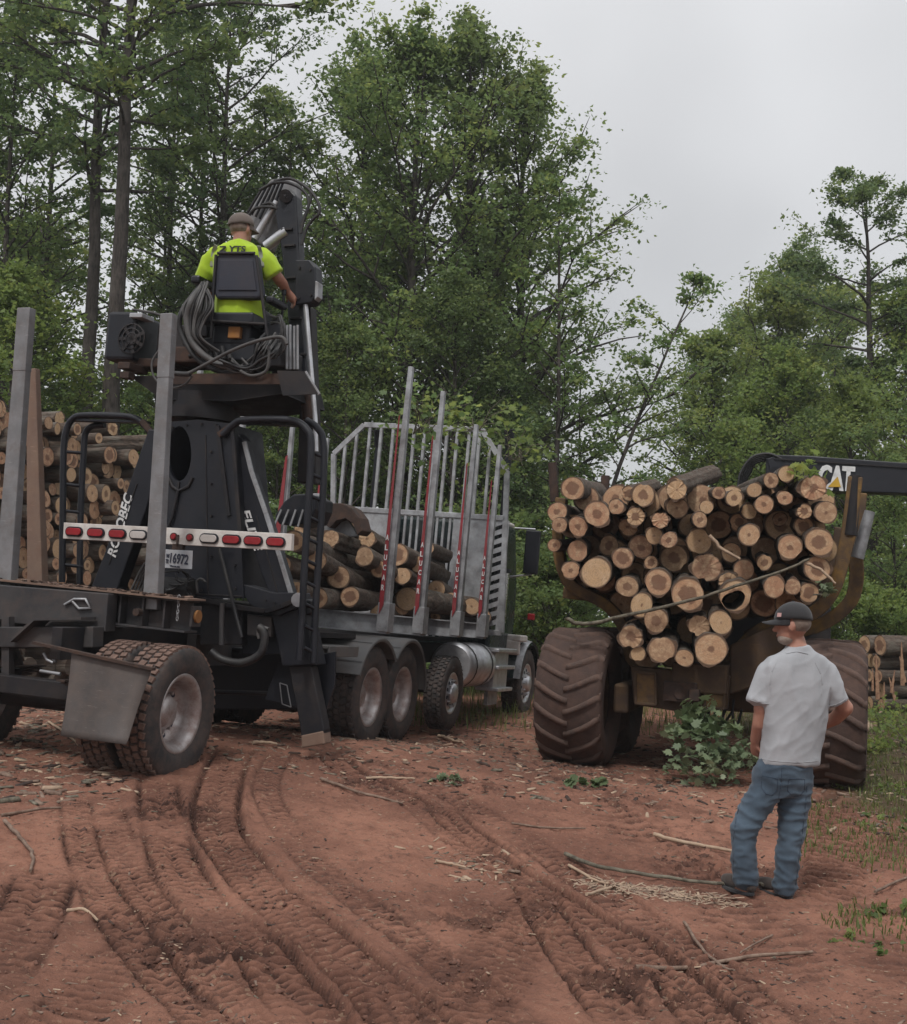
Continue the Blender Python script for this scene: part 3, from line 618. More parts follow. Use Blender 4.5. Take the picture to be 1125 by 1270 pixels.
# stack, mirror, marker lamp, tank, steps
p = T.hit(640, 766, 'y', -1.02); q = T.hit(642, 716, 'y', -1.02)
b = MB(); b.tube([(XR+.32, -1.08, p.z-.1), (XR+.32, -1.08, q.z)], .115, 18); b.build('air_cleaner', M['chrome'], truck)
b = MB(); b.tube([(XR+.32, -1.08, q.z), (XR+.32, -1.08, q.z+.06)], .135, 18); b.build('air_cleaner_cap', M['black'], truck)
mq0, mq1 = T.hit(656, 712, 'y', -1.3), T.hit(656, 656, 'y', -1.3); mx_ = mq0.x
b = MB(); b.box((mx_, -1.32, (mq0.z+mq1.z)/2), (.09, .22, abs(mq1.z-mq0.z))); mir = b.build('mirror', M['black'], truck, .02)
b = MB(); b.tube([(mx_+.02, -1.02, mq1.z+.02), (mx_+.02, -1.34, mq1.z+.02)], .015, 6); b.tube([(mx_+.02, -1.0, mq0.z-.06), (mx_+.02, -1.34, mq0.z)], .015, 6); b.build('mirror_bracket', M['alu'], mir)
mk = T.hit(659, 765, 'y', -1.1); b = MB(); b.box((mk.x, -1.1, mk.z), (.07, .11, .10)); b.build('marker_lamp', M['redlens'], truck, .01)
b = MB(); xt0, xt1 = X3+.62, XR-.1; b.tube([(xt0, -.93, .80), (xt0+.03, -.93, .80), (xt1, -.93, .80)], [.26, .30, .30], 24); b.build('fuel_tank', M['alu'], truck)
b = MB(); 
for xx in (xt0+.15, xt1-.2): b.lathe([(.306, xx), (.306, xx+.05)], (0, -.93, .80), 'x', 24)
b.build('tank_strap', M['dark'], truck)
b = MB()
for k, zz in enumerate((1.02, .78, .47)): b.box((XR+.35, -1.1, zz), (1.0-.12*k, .34, .05))
b.box((XR+.35, -1.04, .75), (.7, .28, .55)); b.build('cab_steps', M['alu'], truck, .01)
b = MB(); b.box((XR+.35, -1.06, .35), (.5, .05, .22)); b.build('step_hanger', M['galv'], truck)
for s in (.85, -.95):
    q = T.hit(472 if s > 0 else 632, 545, 'x', XR+.3); b = MB(); b.tube([(XR+.2, s*1.12, 2.0), (XR+.2, s*1.12, q.z-.12)], .05, 10); b.tube([(XR+.2, s*1.12, q.z-.12), (XR+.15, s*1.12, q.z+.12)], [.065, .075], 12); b.build('exhaust_stack', M['black'], truck)

# ------------------------------------------------------------------ trailer end nearest the camera
B = Frame(P(221, 959, 9.2)+lv(hd)*1.22, hd, .055, 0)
trl = empty('log_trailer', 'near end of grey log trailer with dual wheels, mudflap and upright stakes at left edge', 'trailer', B.M)
for s in (-1, 1):
    wheel(trl, 0, s*1.075, .515, WTM, RD, s > 0, spin=.3); wheel(trl, 0, s*.735, .515, WTM, RD, s < 0, spin=1.)
b = MB(); b.tube([(0, -1.0, .515), (0, 1.0, .515)], .085, 12); b.box((-.02, -.45, .62), (.3, .16, .2)); b.box((-.02, .45, .62), (.3, .16, .2)); b.build('axle', M['dark'], trl, .01)
xb = .10
e = B.hit(240, 745, 'x', xb); f_ = B.hit(0, 720, 'x', xb); zb = e.z; yR = e.y
yL = 1.30
def zt_(y): return e.z+(f_.z-e.z)*(y-e.y)/(f_.y-e.y)
hB = .25
b = MB(); b.ibeam((xb, yR, zb-hB/2), (xb, yL, zt_(yL)-hB/2), .2, hB, (0, 0, 1), .016); bol = b.build('bolster_beam', M['frame'], trl, .003)
for px in (135, 150, 178, 205):
    y = B.hit(px, 740, 'x', xb-.1).y; b = MB(); b.box((xb-.05, y, zt_(y)-hB/2), (.10, .016, hB-.035)); b.build('web_gusset', M['frame'], bol)
b = MB(); b.beam((xb-.02, yR-.04, zb+.008), (xb-.02, yL, zt_(yL)+.008), .28, .014, (0,0,1)); b.build('deck_plate', M['tanpost'], trl)
rn = random.Random(9); b = MB()
for k in range(260):
    y = rn.uniform(yR, yL); c = Vector((xb-.02+rn.uniform(-.13, .12), y, zt_(y)+.018+rn.uniform(0, .006))); b.box(c, (rn.uniform(.01, .05), rn.uniform(.01, .06), rn.uniform(.004, .015)), Matrix.Rotation(rn.uniform(0, 3), 3, 'Z') @ Matrix.Rotation(rn.uniform(-.4, .4), 3, 'X'), rn.randrange(2))
o = b.build('bark_litter', [M['tanpost'], M['rust']], trl); tag(o, kind='stuff')
# box section in front of the bolster, with lashing loop
q0, q1 = B.hit(137, 738, 'x', xb-.2), B.hit(137, 792, 'x', xb-.2); b = MB(); b.box((xb-.16, (q0.y+yL)/2, (q0.z+q1.z)/2+.03), (.14, yL-q0.y, abs(q0.z-q1.z)-.04)); bx_ = b.build('rear_cross_box', M['frame'], trl, .008)
lp = [(80, 750), (92, 743), (106, 743), (112, 754), (98, 755), (90, 746)]
b = MB(); b.tube([B.hit(px, py, 'x', xb-.245) for px, py in lp], .011, 7); b.build('lashing_loop', M['galv'], bx_)
# curved spring hanger beam and under-beams
b = MB(); 
for a_, c_ in (((22, 795), (52, 768)), ((52, 768), (110, 767))): b.beam(B.hit(*a_, 'x', xb-.35), B.hit(*c_, 'x', xb-.35), .2, .02, (0,0,1))
b.build('curved_plate', M['frame'], trl)
a_, c_ = B.hit(-40, 790, 'x', xb-.3), B.hit(122, 790, 'x', xb-.3); b = MB(); b.beam(a_, c_, .15, .16, (0,0,1)); b.build('lower_crossmember', M['frame'], trl, .008)
for s in (-1, 1): b = MB(); b.beam((-.55, s*.42, zb-.38), (1.3, s*.42, zb-.38), .09, .24); b.build('frame_rail', M['dark'], trl, .005)
for px in (10,): 
    q0, q1 = B.hit(px, 765, 'x', xb-.32), B.hit(px, 850, 'x', xb-.32); b = MB(); b.beam(q0, q1, .07, .07, (1,0,0)); b.build('hanger_post', M['frame'], trl)
q0, q1 = B.hit(-30, 843, 'x', -.25), B.hit(95, 858, 'x', -.25); b = MB(); b.beam(q0, q1, .12, .14, (0,0,1)); b.build('spring_beam', M['dark'], trl, .01)
b = MB()
for k in range(5): b.beam((-.5+.06*k, -.45, .72-.02*k), (.5-.06*k, -.45, .72-.02*k), .075, .014); b.beam((-.5+.06*k, .45, .72-.02*k), (.5-.06*k, .45, .72-.02*k), .075, .014)
b.build('leaf_spring', M['rust'], trl)
b = MB(); b.tube([B.hit(54, 810, 'x', -.2), B.hit(58, 818, 'x', -.2), B.hit(66, 822, 'x', -.2)], .012, 6); b.tube([B.hit(50, 832, 'x', -.2), B.hit(75, 836, 'x', -.2)], .014, 6); b.tube([B.hit(66, 808, 'x', -.15), B.hit(68, 822, 'x', -.15)], .018, 8); b.build('brake_fittings', M['galv'], trl)
# mudflap: one hanging sheet, curling outwards at its lower edge
xf_ = -.60; fl = MB(); c4 = [B.hit(*p_, 'x', xf_) for p_ in ((89, 806), (188, 829), (165, 922), (78, 912))]; nu, nv = 8, 12; vs = []
for j in range(nv+1):
    v = j/nv
    for i in range(nu+1):
        u = i/nu; a_ = c4[0].lerp(c4[1], u); c_ = c4[3].lerp(c4[2], u); p_ = a_.lerp(c_, v); p_.x -= .10*v*v*(.3+.7*u)+.012*math.sin(u*5)*v; p_.y += .02*math.sin(v*3.14)*(1 if u > .5 else -.3); vs.append(p_)
n_ = len(vs); fs = []
for j in range(nv):
    for i in range(nu): a_ = j*(nu+1)+i; fs.append((a_, a_+1, a_+nu+2, a_+nu+1))
fl.add(vs, fs, 0, True); o = fl.build('mudflap', M['flap'], trl); sm_ = o.modifiers.new('t', 'SOLIDIFY'); sm_.thickness = .009
b = MB(); b.beam(B.hit(42, 797, 'x', xf_-.01), B.hit(191, 830, 'x', xf_-.01), .05, .02, (0,0,1)); b.build('mudflap_bracket', M['rust'], trl)
# stakes
for (bt, tp, xx, w0, w1, mt, nm) in (((8, 724), (33, 383), xb-.02, .16, .115, 'stakeg', 'stake'), ((191, 737), (209.5, 390), xb-.02, .13, .10, 'stakeg', 'stake'), ((49, 722), (41, 458), xb+.7, .16, .10, 'tanpost', 'short_stake')):
    p_, q_ = B.hit(*bt, 'x', xx), B.hit(*tp, 'x', xx); p_.z -= .12; b = MB(); b.beam(p_, q_, w0, .10, (1, 0, 0), 0, w1, .07); st = b.build(nm, M[mt], trl, .008)
    if nm == 'stake':
        hh_ = q_-(q_-p_).normalized()*.055; b = MB(); b.tube([hh_+Vector((-.037, 0, 0)), hh_+Vector((-.034, 0, 0))], .012, 10); b.build('pin_hole', M['ink_hole'], st)  # dark disc painted for the shade in the pin hole
        b = MB(); md_ = p_.lerp(q_, .78); b.beam(md_, q_+Vector((0,0,.002)), w1+.012, .084, (1,0,0)); b.build('stake_cap', M['stakeg'], st, .006)
# chain at the beam end, side marker, bolt
b = MB(); ch0 = B.hit(222, 742, 'x', xb-.13)
for k in range(7):
    c_ = ch0-Vector((0, 0, .026*k)); big = 1.5 if k == 0 else 1
    pts = [c_+Vector(((math.cos(a)*.009*big if k % 2 else 0), (0 if k % 2 else math.cos(a)*.009*big), math.sin(a)*.018*big)) for a in np.linspace(0, 6.283, 9)]
    b.tube(pts, .0038, 5, caps=False)
b.build('chain', M['galv'], trl)
b = MB(); b.box((xb, yR-.03, zb-.12), (.14, .02, .16)); b.build('end_plate', M['frame'], trl, .004)
b = MB(); b.tube([(xb-.0, yR-.04, zb-.12), (xb, yR-.06, zb-.12)], .05, 14); b.build('side_marker', M['orange'], trl)
b = MB(); b.tube([(xb-.1, B.hit(183, 750, 'x', xb).y, zb-.12), (xb-.16, B.hit(183, 750, 'x', xb).y, zb-.12)], .03, 8); b.build('stake_bolt', M['rust'], trl)
# ------------------------------------------------------------------ loader with rear light bar
L = Frame(Vector((-2.25, 9.9, .30)), hd, .06, 0)
H = L.hit
ldr = empty('log_loader', 'black knuckleboom log loader with hose-draped seat platform on splayed legs', 'loader', L.M)
# light bar
xb_ = 0.0
c = [H(79, 648, 'x', xb_), H(362, 662, 'x', xb_), H(361, 683, 'x', xb_), H(78, 668, 'x', xb_)]
bar = empty('rear_light_bar', 'white rear bar carrying red oval and round lamps above the licence plate', 'light bar', L.M)
b = MB(); b.prism(c, (.05, 0, 0)); b.build('bar', M['white'], bar, .004)
def onbar(px, t): # centre of the bar at pixel column px
    a = H(px, 650, 'x', xb_).y; k = (a-c[0].y)/(c[1].y-c[0].y); return c[3].lerp(c[2], k).lerp(c[0].lerp(c[1], k), t)
def stadium(cc, hw, hh, n=8):
    return [(cc.x, cc.y+sg*(hw-hh)+hh*math.cos(a), cc.z+hh*math.sin(a)) for sg, a0 in ((1, -math.pi/2), (-1, math.pi/2)) for a in np.linspace(a0, a0+math.pi, n)]
bar_dir = (c[1]-c[0]).normalized()
def tilt(pts, cc):
    return [Vector((p[0], p[1], p[2]+(p[1]-cc.y)*bar_dir.z/bar_dir.y)) for p in pts]
for px, kind in ((93, 'r'), (120, 'r'), (147, 'r'), (173, 'c'), (261, 'c'), (289, 'r'), (316, 'r'), (344, 'r')):
    cc = onbar(px, .47); b = MB(); b.prism(tilt(stadium(cc+Vector((-.002, 0, 0)), .087, .042), cc), (-.012, 0, 0)); ring = b.build('lamp_surround', M['black'], bar, .003)
    b = MB(); b.prism(tilt(stadium(cc+Vector((-.014, 0, 0)), .074, .030), cc), (-.012, 0, 0)); b.build('lamp_lens', M['redlens' if kind == 'r' else 'clearlens'], ring, .004)
for px in (217, 237):
    cc = onbar(px, .47); b = MB(); b.tube([cc, cc+Vector((-.014, 0, 0))], .033, 16); ring = b.build('lamp_surround', M['rust'], bar); b = MB(); b.tube([cc+Vector((-.013, 0, 0)), cc+Vector((-.026, 0, 0))], [.026, .020], 16); b.build('lamp_lens', M['redlens'], ring)
pl = [H(198, 681, 'x', -.01), H(239, 683, 'x', -.01), H(238, 706, 'x', -.01), H(198, 704, 'x', -.01)]
pt = empty('licence_plate', 'pale licence plate hanging under the white light bar', 'licence plate', L.M)
b = MB(); b.prism(pl, (.004, 0, 0)); b.build('plate', M['plate'], pt, .002)
pc = (pl[0]+pl[2])/2; text_obj('16972', pt, pc+Vector((-.004, -.035, .005)), (0, -1, -.04), (0, 0, 1), .17, .085, M['ink_hole'])
text_obj('WI', pt, pc+Vector((-.004, .075, .022)), (0, -1, -.04), (0, 0, 1), .03, .035, M['ink_hole']); text_obj('TR', pt, pc+Vector((-.004, .075, -.022)), (0, -1, -.04), (0, 0, 1), .03, .035, M['ink_hole'])
text_obj('TRAILER', pt, pc+Vector((-.004, 0, -.06)), (0, -1, -.04), (0, 0, 1), .10, .014, M['ink_hole'])
b = MB(); b.box(pc+Vector((.03, 0, .10)), (.05, .10, .05)); b.tube([pc+Vector((.0, 0, .12)), pc+Vector((.0, 0, .2))], .012, 6); b.build('plate_lamp', M['rust'], pt, .01)
# pedestal: front plate with oval opening over a hollow box
xp = .45; outer = [(207, 524), (248, 521), (289, 526), (295, 590), (300, 660), (304, 742), (255, 742), (184, 738), (184, 700), (188, 640), (197, 580), (204, 540)]
oc = (224, 563); angs = []
op = [H(px, py, 'x', xp) for px, py in outer]
inn_ = []
for p_ in outer:
    a = math.atan2(p_[1]-oc[1], p_[0]-oc[0]); inn_.append(a)
N_ = 40; vs = []
def edge_at(a):
    best = None
    for i in range(len(outer)):
        p_, q_ = outer[i], outer[(i+1) % len(outer)]; dx, dy = q_[0]-p_[0], q_[1]-p_[1]; ca, sa = math.cos(a), math.sin(a)
        det = ca*(-dy)+sa*dx
        if abs(det) < 1e-9: continue
        rx, ry = p_[0]-oc[0], p_[1]-oc[1]; t = (rx*(-dy)+ry*dx)/det; u = (ca*ry-sa*rx)/det
        if t > 0 and -1e-6 <= u <= 1+1e-6 and (best is None or t > best): best = t
    return best or 10
al = sorted([2*math.pi*i/N_-math.pi for i in range(N_)]+inn_)
for a in al:
    rr_ = 1/math.sqrt((math.cos(a)/15)**2+(math.sin(a)/34)**2)
    vs.append(H(oc[0]+math.cos(a)*rr_, oc[1]+math.sin(a)*rr_, 'x', xp))
for a in al:
    t = edge_at(a); vs.append(H(oc[0]+math.cos(a)*t, oc[1]+math.sin(a)*t, 'x', xp))
K = len(al); b = MB(); b.add(vs, [(i, (i+1) % K, K+(i+1) % K, K+i) for i in range(K)]); o = b.build('pedestal_plate', M['black'], ldr); so = o.modifiers.new('s', 'SOLIDIFY'); so.thickness = .05; so.offset = 0
b = MB(); b.beam(H(222, 598, 'x', xp-.03), H(219, 622, 'x', xp-.03), .02, .02, (1,0,0)); b.tube([H(209, 593, 'x', xp-.03), H(214, 604, 'x', xp-.03), H(222, 609, 'x', xp-.03), H(234, 603, 'x', xp-.03), H(239, 592, 'x', xp-.03)], .018, 6); b.tube([H(221, 608, 'x', xp-.05), H(214, 640, 'x', xp-.05), H(204, 665, 'x', xp-.05)], .014, 6); b.build('opening_lip', M['dark'], ldr)
side = [(289, 526), (295, 590), (300, 660), (304, 742)]
for lst in (side, [(207, 524), (197, 580), (188, 640), (184, 738)]):
    b = MB()
    for (a_, c_) in zip(lst[:-1], lst[1:]):
        p_, q_ = H(*a_, 'x', xp), H(*c_, 'x', xp); b.add([p_, q_, q_+Vector((.55, 0, 0)), p_+Vector((.55, 0, 0))], [(0, 1, 2, 3)])
    b.build('pedestal_side', M['black'], ldr)
b = MB()
for a_, c_ in (((288, 528), (298, 660)), ((270, 528), (284, 640))): b.beam(H(*a_, 'x', xp-.035), H(*c_, 'x', xp-.035), .035, .03, (1,0,0))
b.build('pedestal_rib', M['dark'], ldr, .004)
b = MB(); b.box(H(246, 640, 'x', 1.0), (.1, .6, 1.6)); b.build('pedestal_rear', M['black'], ldr)
# splayed legs
for nm, ply in (('leg_beam', [(184, 532), (204, 534), (202, 560), (180, 635), (158, 695), (142, 740), (110, 735), (128, 690), (160, 600)]),
                ('leg_beam', [(274, 542), (290, 531), (302, 545), (311, 585), (329, 637), (346, 690), (360, 736), (385, 745), (384, 762), (345, 762), (324, 712), (308, 660), (294, 610), (280, 575)])):
    cn = [H(*p_, 'x', xp+.08) for p_ in ply]; b = MB(); b.prism(cn, (.15, 0, 0)); lg = b.build(nm, M['black'], ldr, .012)
b = MB()
for a_, c_ in (((303, 548), (312, 585)), ((312, 585), (330, 637)), ((330, 637), (347, 690)), ((347, 690), (361, 736))): b.beam(H(*a_, 'x', xp+.06), H(*c_, 'x', xp+.06), .035, .03, (1,0,0))
b.build('leg_edge', M['galv'], ldr, .003)
# lettering along the legs
def along(word, pts, hgt, x, size):
    p_, q_ = H(*pts[0], 'x', x), H(*pts[1], 'x', x); d = (q_-p_); up = Vector((1, 0, 0)).cross(d).normalized()
    if up.dot(Vector((0,0,1))) < 0 and abs(up.z) > .01: pass
    n_ = d.normalized().cross(up)
    if n_.x > 0: up = -up
    text_obj(word, ldr, (p_+q_)/2, d, up, d.length, hgt, M['letter'], 'lettering', .004, .2)
along('ROTOBEC', ((138, 690), (160, 612)), .095, xp+.074, 0)
along('ELITE', ((304, 632), (321, 684)), .075, xp+.074, 0)
# collar, turntable, cross-brace, foot
b = MB(); cc = H(251, 512, 'x', xp+.35); b.tube([cc-Vector((0, 0, .08)), cc+Vector((0, 0, .02))], .33, 28); b.tube([cc+Vector((0, 0, .02)), cc+Vector((0, 0, .16))], .27, 28); b.build('turntable', M['dark'], ldr)
b = MB(); pts = [H(*p_, 'x', xp-.02) for p_ in ((245, 742), (290, 752), (330, 758), (350, 752), (372, 742))]
for a_, c_ in zip(pts[:-1], pts[1:]): b.beam(a_, c_, .04, .06, (1,0,0))
b.build('bent_brace', M['dark'], ldr, .004)
b = MB(); b.prism([H(*p_, 'x', xp) for p_ in ((292, 722), (340, 735), (372, 735), (376, 750), (345, 764), (310, 750))], (.2, 0, 0)); b.build('knee_plate', M['black'], ldr, .006)
b = MB(); b.tube([H(370, 744, 'x', xp-.08), H(370, 744, 'x', xp+.3)], .06, 12); b.build('knee_pin', M['galv'], ldr)
b = MB(); b.prism([H(*p_, 'x', xp+.05) for p_ in ((334, 750), (374, 740), (392, 825), (350, 826))], (.22, 0, 0)); b.build('stabiliser_sleeve', M['black'], ldr, .01)
b = MB(); b.prism([H(*p_, 'x', xp+.1) for p_ in ((358, 826), (386, 826), (402, 905), (401, 922), (375, 926), (372, 900))], (.13, 0, 0)); b.build('stabiliser_leg', M['dark'], ldr, .008)
b = MB(); b.prism([H(*p_, 'x', xp+.095) for p_ in ((373, 912), (401, 906), (403, 923), (374, 928))], (.145, 0, 0)); b.build('worn_foot', M['tanpost'], ldr, .012)
pass
b = MB(); b.prism([H(*p_, 'x', xp+.30) for p_ in ((345, 822), (416, 808), (415, 850), (402, 888), (366, 876), (328, 868))], (.03, 0, 0)); b.build('side_flap', M['black'], ldr, .004)
b = MB()
for ply in (((347, 847), (350, 873), (361, 877), (356, 850), (347, 847)), ((388, 872), (396, 860), (391, 857))):
    for a_, c_ in zip(ply[:-1], ply[1:]): b.beam(H(*a_, 'x', xp+.295), H(*c_, 'x', xp+.295), .008, .006, (1,0,0))
b.build('panel_marking', M['galv'], ldr)
# under-structure: tank, boxes, plumbing
for ply, x, dx, mt in ((((248, 742), (300, 748), (300, 800), (248, 800)), .5, .5, 'dark'), (((300, 752), (348, 760), (348, 812), (300, 812)), .6, .5, 'black'), (((255, 800), (395, 812), (395, 880), (255, 880)), 1.3, .3, 'black'),
                       (((306, 762), (336, 765), (336, 790), (306, 788)), .5, .08, 'frame'), (((60, 745), (250, 745), (250, 800), (60, 800)), .9, .4, 'black')):
    b = MB(); b.prism([H(*p_, 'x', x) for p_ in ply], (dx, 0, 0)); b.build('under_box', M[mt], ldr, .01)
b = MB(); b.tube([H(262, 858, 'x', .9), H(400, 862, 'x', .9)], .02, 8); b.build('cross_pipe', M['dark'], ldr)
for pts, r_, mt in ((((275, 800), (275, 770), (276, 748)), .022, 'frame'), (((262, 808), (276, 818), (300, 822), (322, 812), (328, 795), (327, 782), (321, 778)), .035, 'hose'), (((321, 792), (320, 782), (326, 778), (333, 780)), .014, 'hosel'),
                    (((272, 680), (282, 720), (292, 760), (300, 790)), .016, 'hose'), (((245, 735), (244, 722), (249, 718), (255, 722)), .012, 'hosel')):
    b = MB(); b.tube(smooth_path([H(*p_, 'x', .36) for p_ in pts], 5), r_, 8); b.build('hydraulic_hose', M[mt], ldr)
rn = random.Random(21)
for k in range(5):
    o_ = k*5; b = MB(); b.tube(smooth_path([H(160+o_*.9, 738, 'x', .2+.02*k), H(172+o_*.7, 712, 'x', .2+.02*k), H(181+o_*.6, 698-k, 'x', .2), H(188+o_*.4, 700, 'x', .2), H(190, 720, 'x', .25)], 5), .010, 6); b.build('air_line', M['hosel'], ldr)
b = MB()
for k in range(9):
    a_ = (rn.uniform(198, 238), rn.uniform(708, 740)); c_ = (rn.uniform(198, 242), rn.uniform(708, 742)); m_ = ((a_[0]+c_[0])/2+rn.uniform(-8, 8), (a_[1]+c_[1])/2+rn.uniform(-8, 8)); b.tube(smooth_path([H(*a_, 'x', .3), H(*m_, 'x', .2), H(*c_, 'x', .3)], 4), .008, 5)
b.tube([H(205, 728, 'x', .35), H(238, 730, 'x', .35)], .09, 12); b.build('coupling_fittings', M['hose'], ldr)
# guard hoops with rungs
def hoop(p1, p2, rungs, x, dx=.0):
    b = MB(); b.tube(smooth_path([H(*p_, 'x', x) for p_ in p1], 5), .031, 9); h1 = b.build('guard_hoop', M['black'], ldr)
    b = MB(); b.tube(smooth_path([H(*p_, 'x', x+.1) for p_ in p2], 5), .030, 9); b.build('guard_hoop', M['black'], ldr)
    for a_, c_ in rungs: b = MB(); b.tube([H(*a_, 'x', x), H(*c_, 'x', x+.1)], .016, 7); b.build('rung', M['black'], ldr)
hoop([(77, 722), (78, 640), (79, 560), (82, 535), (90, 520), (105, 515), (150, 516), (168, 519), (180, 528), (190, 542)], [(99, 724), (100, 640), (104, 560), (106, 538), (114, 529), (130, 527)],
     [((78, y), (102, y+3)) for y in (600, 633, 667, 700)]+[((80, 560), (104, 562))], .62)
hoop([(276, 540), (290, 526), (303, 521), (345, 520), (368, 523), (381, 533), (386, 550), (383, 620), (378, 700), (373, 790), (371, 818)], [(380, 521), (393, 530), (401, 548), (401, 600), (396, 680), (391, 760), (389, 822)],
     [((385-.9*k, 560+27*k), (401-1.3*k, 567+27*k)) for k in range(10)], .40)
b = MB(); b.beam(H(272, 540, 'x', .42), H(296, 522, 'x', .42), .05, .05, (1,0,0)); b.beam(H(176, 522, 'x', .6), H(193, 542, 'x', .6), .045, .045, (1,0,0)); b.build('hoop_bracket', M['rust'], ldr, .004)
b = MB()
for q_ in ((112, 517), (150, 518)): pass
b.beam(H(86, 521, 'x', .66), H(184, 524, 'x', .66), .10, .02, (0,0,1)); b.beam(H(296, 524, 'x', .5), H(384, 528, 'x', .5), .12, .02, (0,0,1)); b.build('hoop_plate', M['black'], ldr)
# platform
b = MB(); b.prism([H(*p_, 'x', .30) for p_ in ((152, 462), (250, 470), (352, 460), (395, 490), (352, 492), (335, 497), (290, 500), (222, 502), (188, 498), (160, 480))], (.25, 0, 0))
b = MB(); b.prism([H(*p_, 'x', .56) for p_ in ((160, 466), (345, 466), (350, 488), (290, 497), (200, 495))], (.9, 0, 0)); b.build('platform_floor', M['dark'], ldr); plat = b.build('platform', M['dark'], ldr, .008)
b = MB(); b.beam(H(215, 470, 'x', .285), H(352, 470, 'x', .285), .02, .09, (0,0,1)); b.build('platform_edge_plate', M['rust'], plat)
b = MB(); b.add([H(345, 460, 'x', .25), H(379, 461, 'x', .25), H(396, 489, 'x', .25), H(352, 491, 'x', .25)], [(0,1,2,3)]); o = b.build('folded_wing', M['dark'], plat); so = o.modifiers.new('s','SOLIDIFY'); so.thickness = .02
b = MB(); b.beam(H(379, 461, 'x', .24), H(396, 489, 'x', .24), .02, .02, (1,0,0)); b.build('wing_edge', M['galv'], plat)
# oil cooler / engine box with fan grille
b = MB(); b.box((H(172, 425, 'x', .75).x, H(172, 425, 'x', .75).y, H(172, 425, 'x', .75).z), (.6, .30, .44)); eb = b.build('cooler_box', M['black'], ldr, .03)
b = MB(); cc = H(163, 420, 'x', .44)
for r_ in (.05, .09, .13): b.lathe([(r_, -.006), (r_+.008, -.006), (r_+.008, .006), (r_, .006)], cc, 'x', 22)
for k in range(7): a = k*.9; b.beam(cc, cc+Vector((0, math.cos(a)*.14, math.sin(a)*.14)), .03, .006, (1,0,0))
b.build('fan_grille', M['dark'], eb)
b = MB(); b.box(H(176, 394, 'x', .5), (.2, .13, .04)); b.build('cooler_cap', M['plate'], eb, .006)
b = MB(); b.box(H(165, 457, 'x', .5), (.3, .12, .06)); b.box(H(158, 466, 'x', .4), (.1, .09, .06)); b.build('battery_tray', M['rust'], eb, .006)
b = MB(); b.tube(smooth_path([H(165, 384, 'x', .5), H(190, 388, 'x', .5), H(208, 394, 'x', .5)], 4), .012, 6); b.build('grab_wire', M['hosel'], ldr)
# machinery clutter on the platform
for (px, py), dims, mt in (((222, 425), (.3, .28, .26), 'dark'), ((245, 445), (.4, .3, .14), 'rust'), ((300, 440), (.5, .5, .20), 'black'), ((345, 425), (.3, .16, .30), 'black'), ((350, 448), (.3, .25, .16), 'dark'), ((205, 455), (.4, .35, .08), 'rust'), ((262, 405), (.3, .12, .25), 'dark')):
    b = MB(); b.box(H(px, py, 'x', .75), dims); b.build('machinery_box', M[mt], ldr, .015)
b = MB(); b.box(H(292, 413, 'x', .48), (.06, .115, .10)); b.build('orange_box', M['orange'], ldr, .006)
b = MB(); 
for px in (356, 360, 365, 369): b.tube([H(px, 458, 'x', .5), H(px, 405+rn.uniform(-8, 8), 'x', .5)], .012, 6)
b.build('valve_rods', M['galv'], ldr)
b = MB()
for k in range(7): b.tube([H(235+8*k, 432+rn.uniform(-6, 10), 'x', .45), H(238+8*k, 440+rn.uniform(-4, 10), 'x', .45)], .022, 7)
b.build('valve_bank', M['hose'], ldr)
# hoses
def hz_(pts, r_, mt, x0=.25): b = MB(); b.tube(smooth_path([H(*p_[:2], 'x', x0+(p_[2] if len(p_) > 2 else 0)) for p_ in pts], 6), r_, 8); b.build('hydraulic_hose', M[mt], ldr)
hz_([(251, 356, .2), (238, 372), (232, 395), (236, 420), (250, 438), (272, 452), (292, 456), (312, 457)], .028, 'hosel', .28)
hz_([(249, 354, .2), (226, 385), (224, 410), (240, 440), (265, 458), (300, 465)], .022, 'hose', .34)
hz_([(216, 464), (233, 463), (255, 452), (285, 436), (315, 424), (342, 418), (352, 420), (356, 427)], .016, 'hosel', .14)
hz_([(200, 458), (216, 463), (236, 464)], .022, 'hose', .14)
hz_([(199, 432), (189, 448), (190, 465), (200, 477), (215, 481), (230, 476), (238, 466)], .010, 'hosel', .2)
hz_([(298, 460), (312, 466), (330, 460), (334, 440), (333, 430)], .014, 'hosel', .2)
for k in range(16):
    x0 = 300+rn.uniform(-14, 14); x1 = 330+rn.uniform(-10, 18); hz_([(x0-10+rn.uniform(-25, 5), 452+rn.uniform(-8, 6)), (x0, 458+rn.uniform(-3, 4)), ((x0+x1)/2, 450+rn.uniform(-8, 6)), (x1, 430+rn.uniform(-8, 6)), (x1+8, 418+rn.uniform(-6, 4), .2)], rn.uniform(.007, .013), rn.choice(['hose', 'hosel', 'hose']), .24+rn.uniform(-.05, .1))
for k in range(14):
    o_ = k*2.4-9; hz_([(254+rn.uniform(-4, 4), 352+rn.uniform(-3, 3), .15), (240+o_*1.1, 378+rn.uniform(-4, 4)), (236+o_*.8, 398), (238+o_*.5, 418), (250+o_, 436, .1)], rn.uniform(.008, .013), rn.choice(['hose', 'hosel']), .30+rn.uniform(-.04, .06))
for k in range(6):
    hz_([(340+rn.uniform(-6, 6), 392+k*2, .2), (352+rn.uniform(-5, 5), 398+rn.uniform(-6, 6)), (350+rn.uniform(-5, 6), 430), (338+rn.uniform(-6, 6), 445)], .010, 'hose', .3)
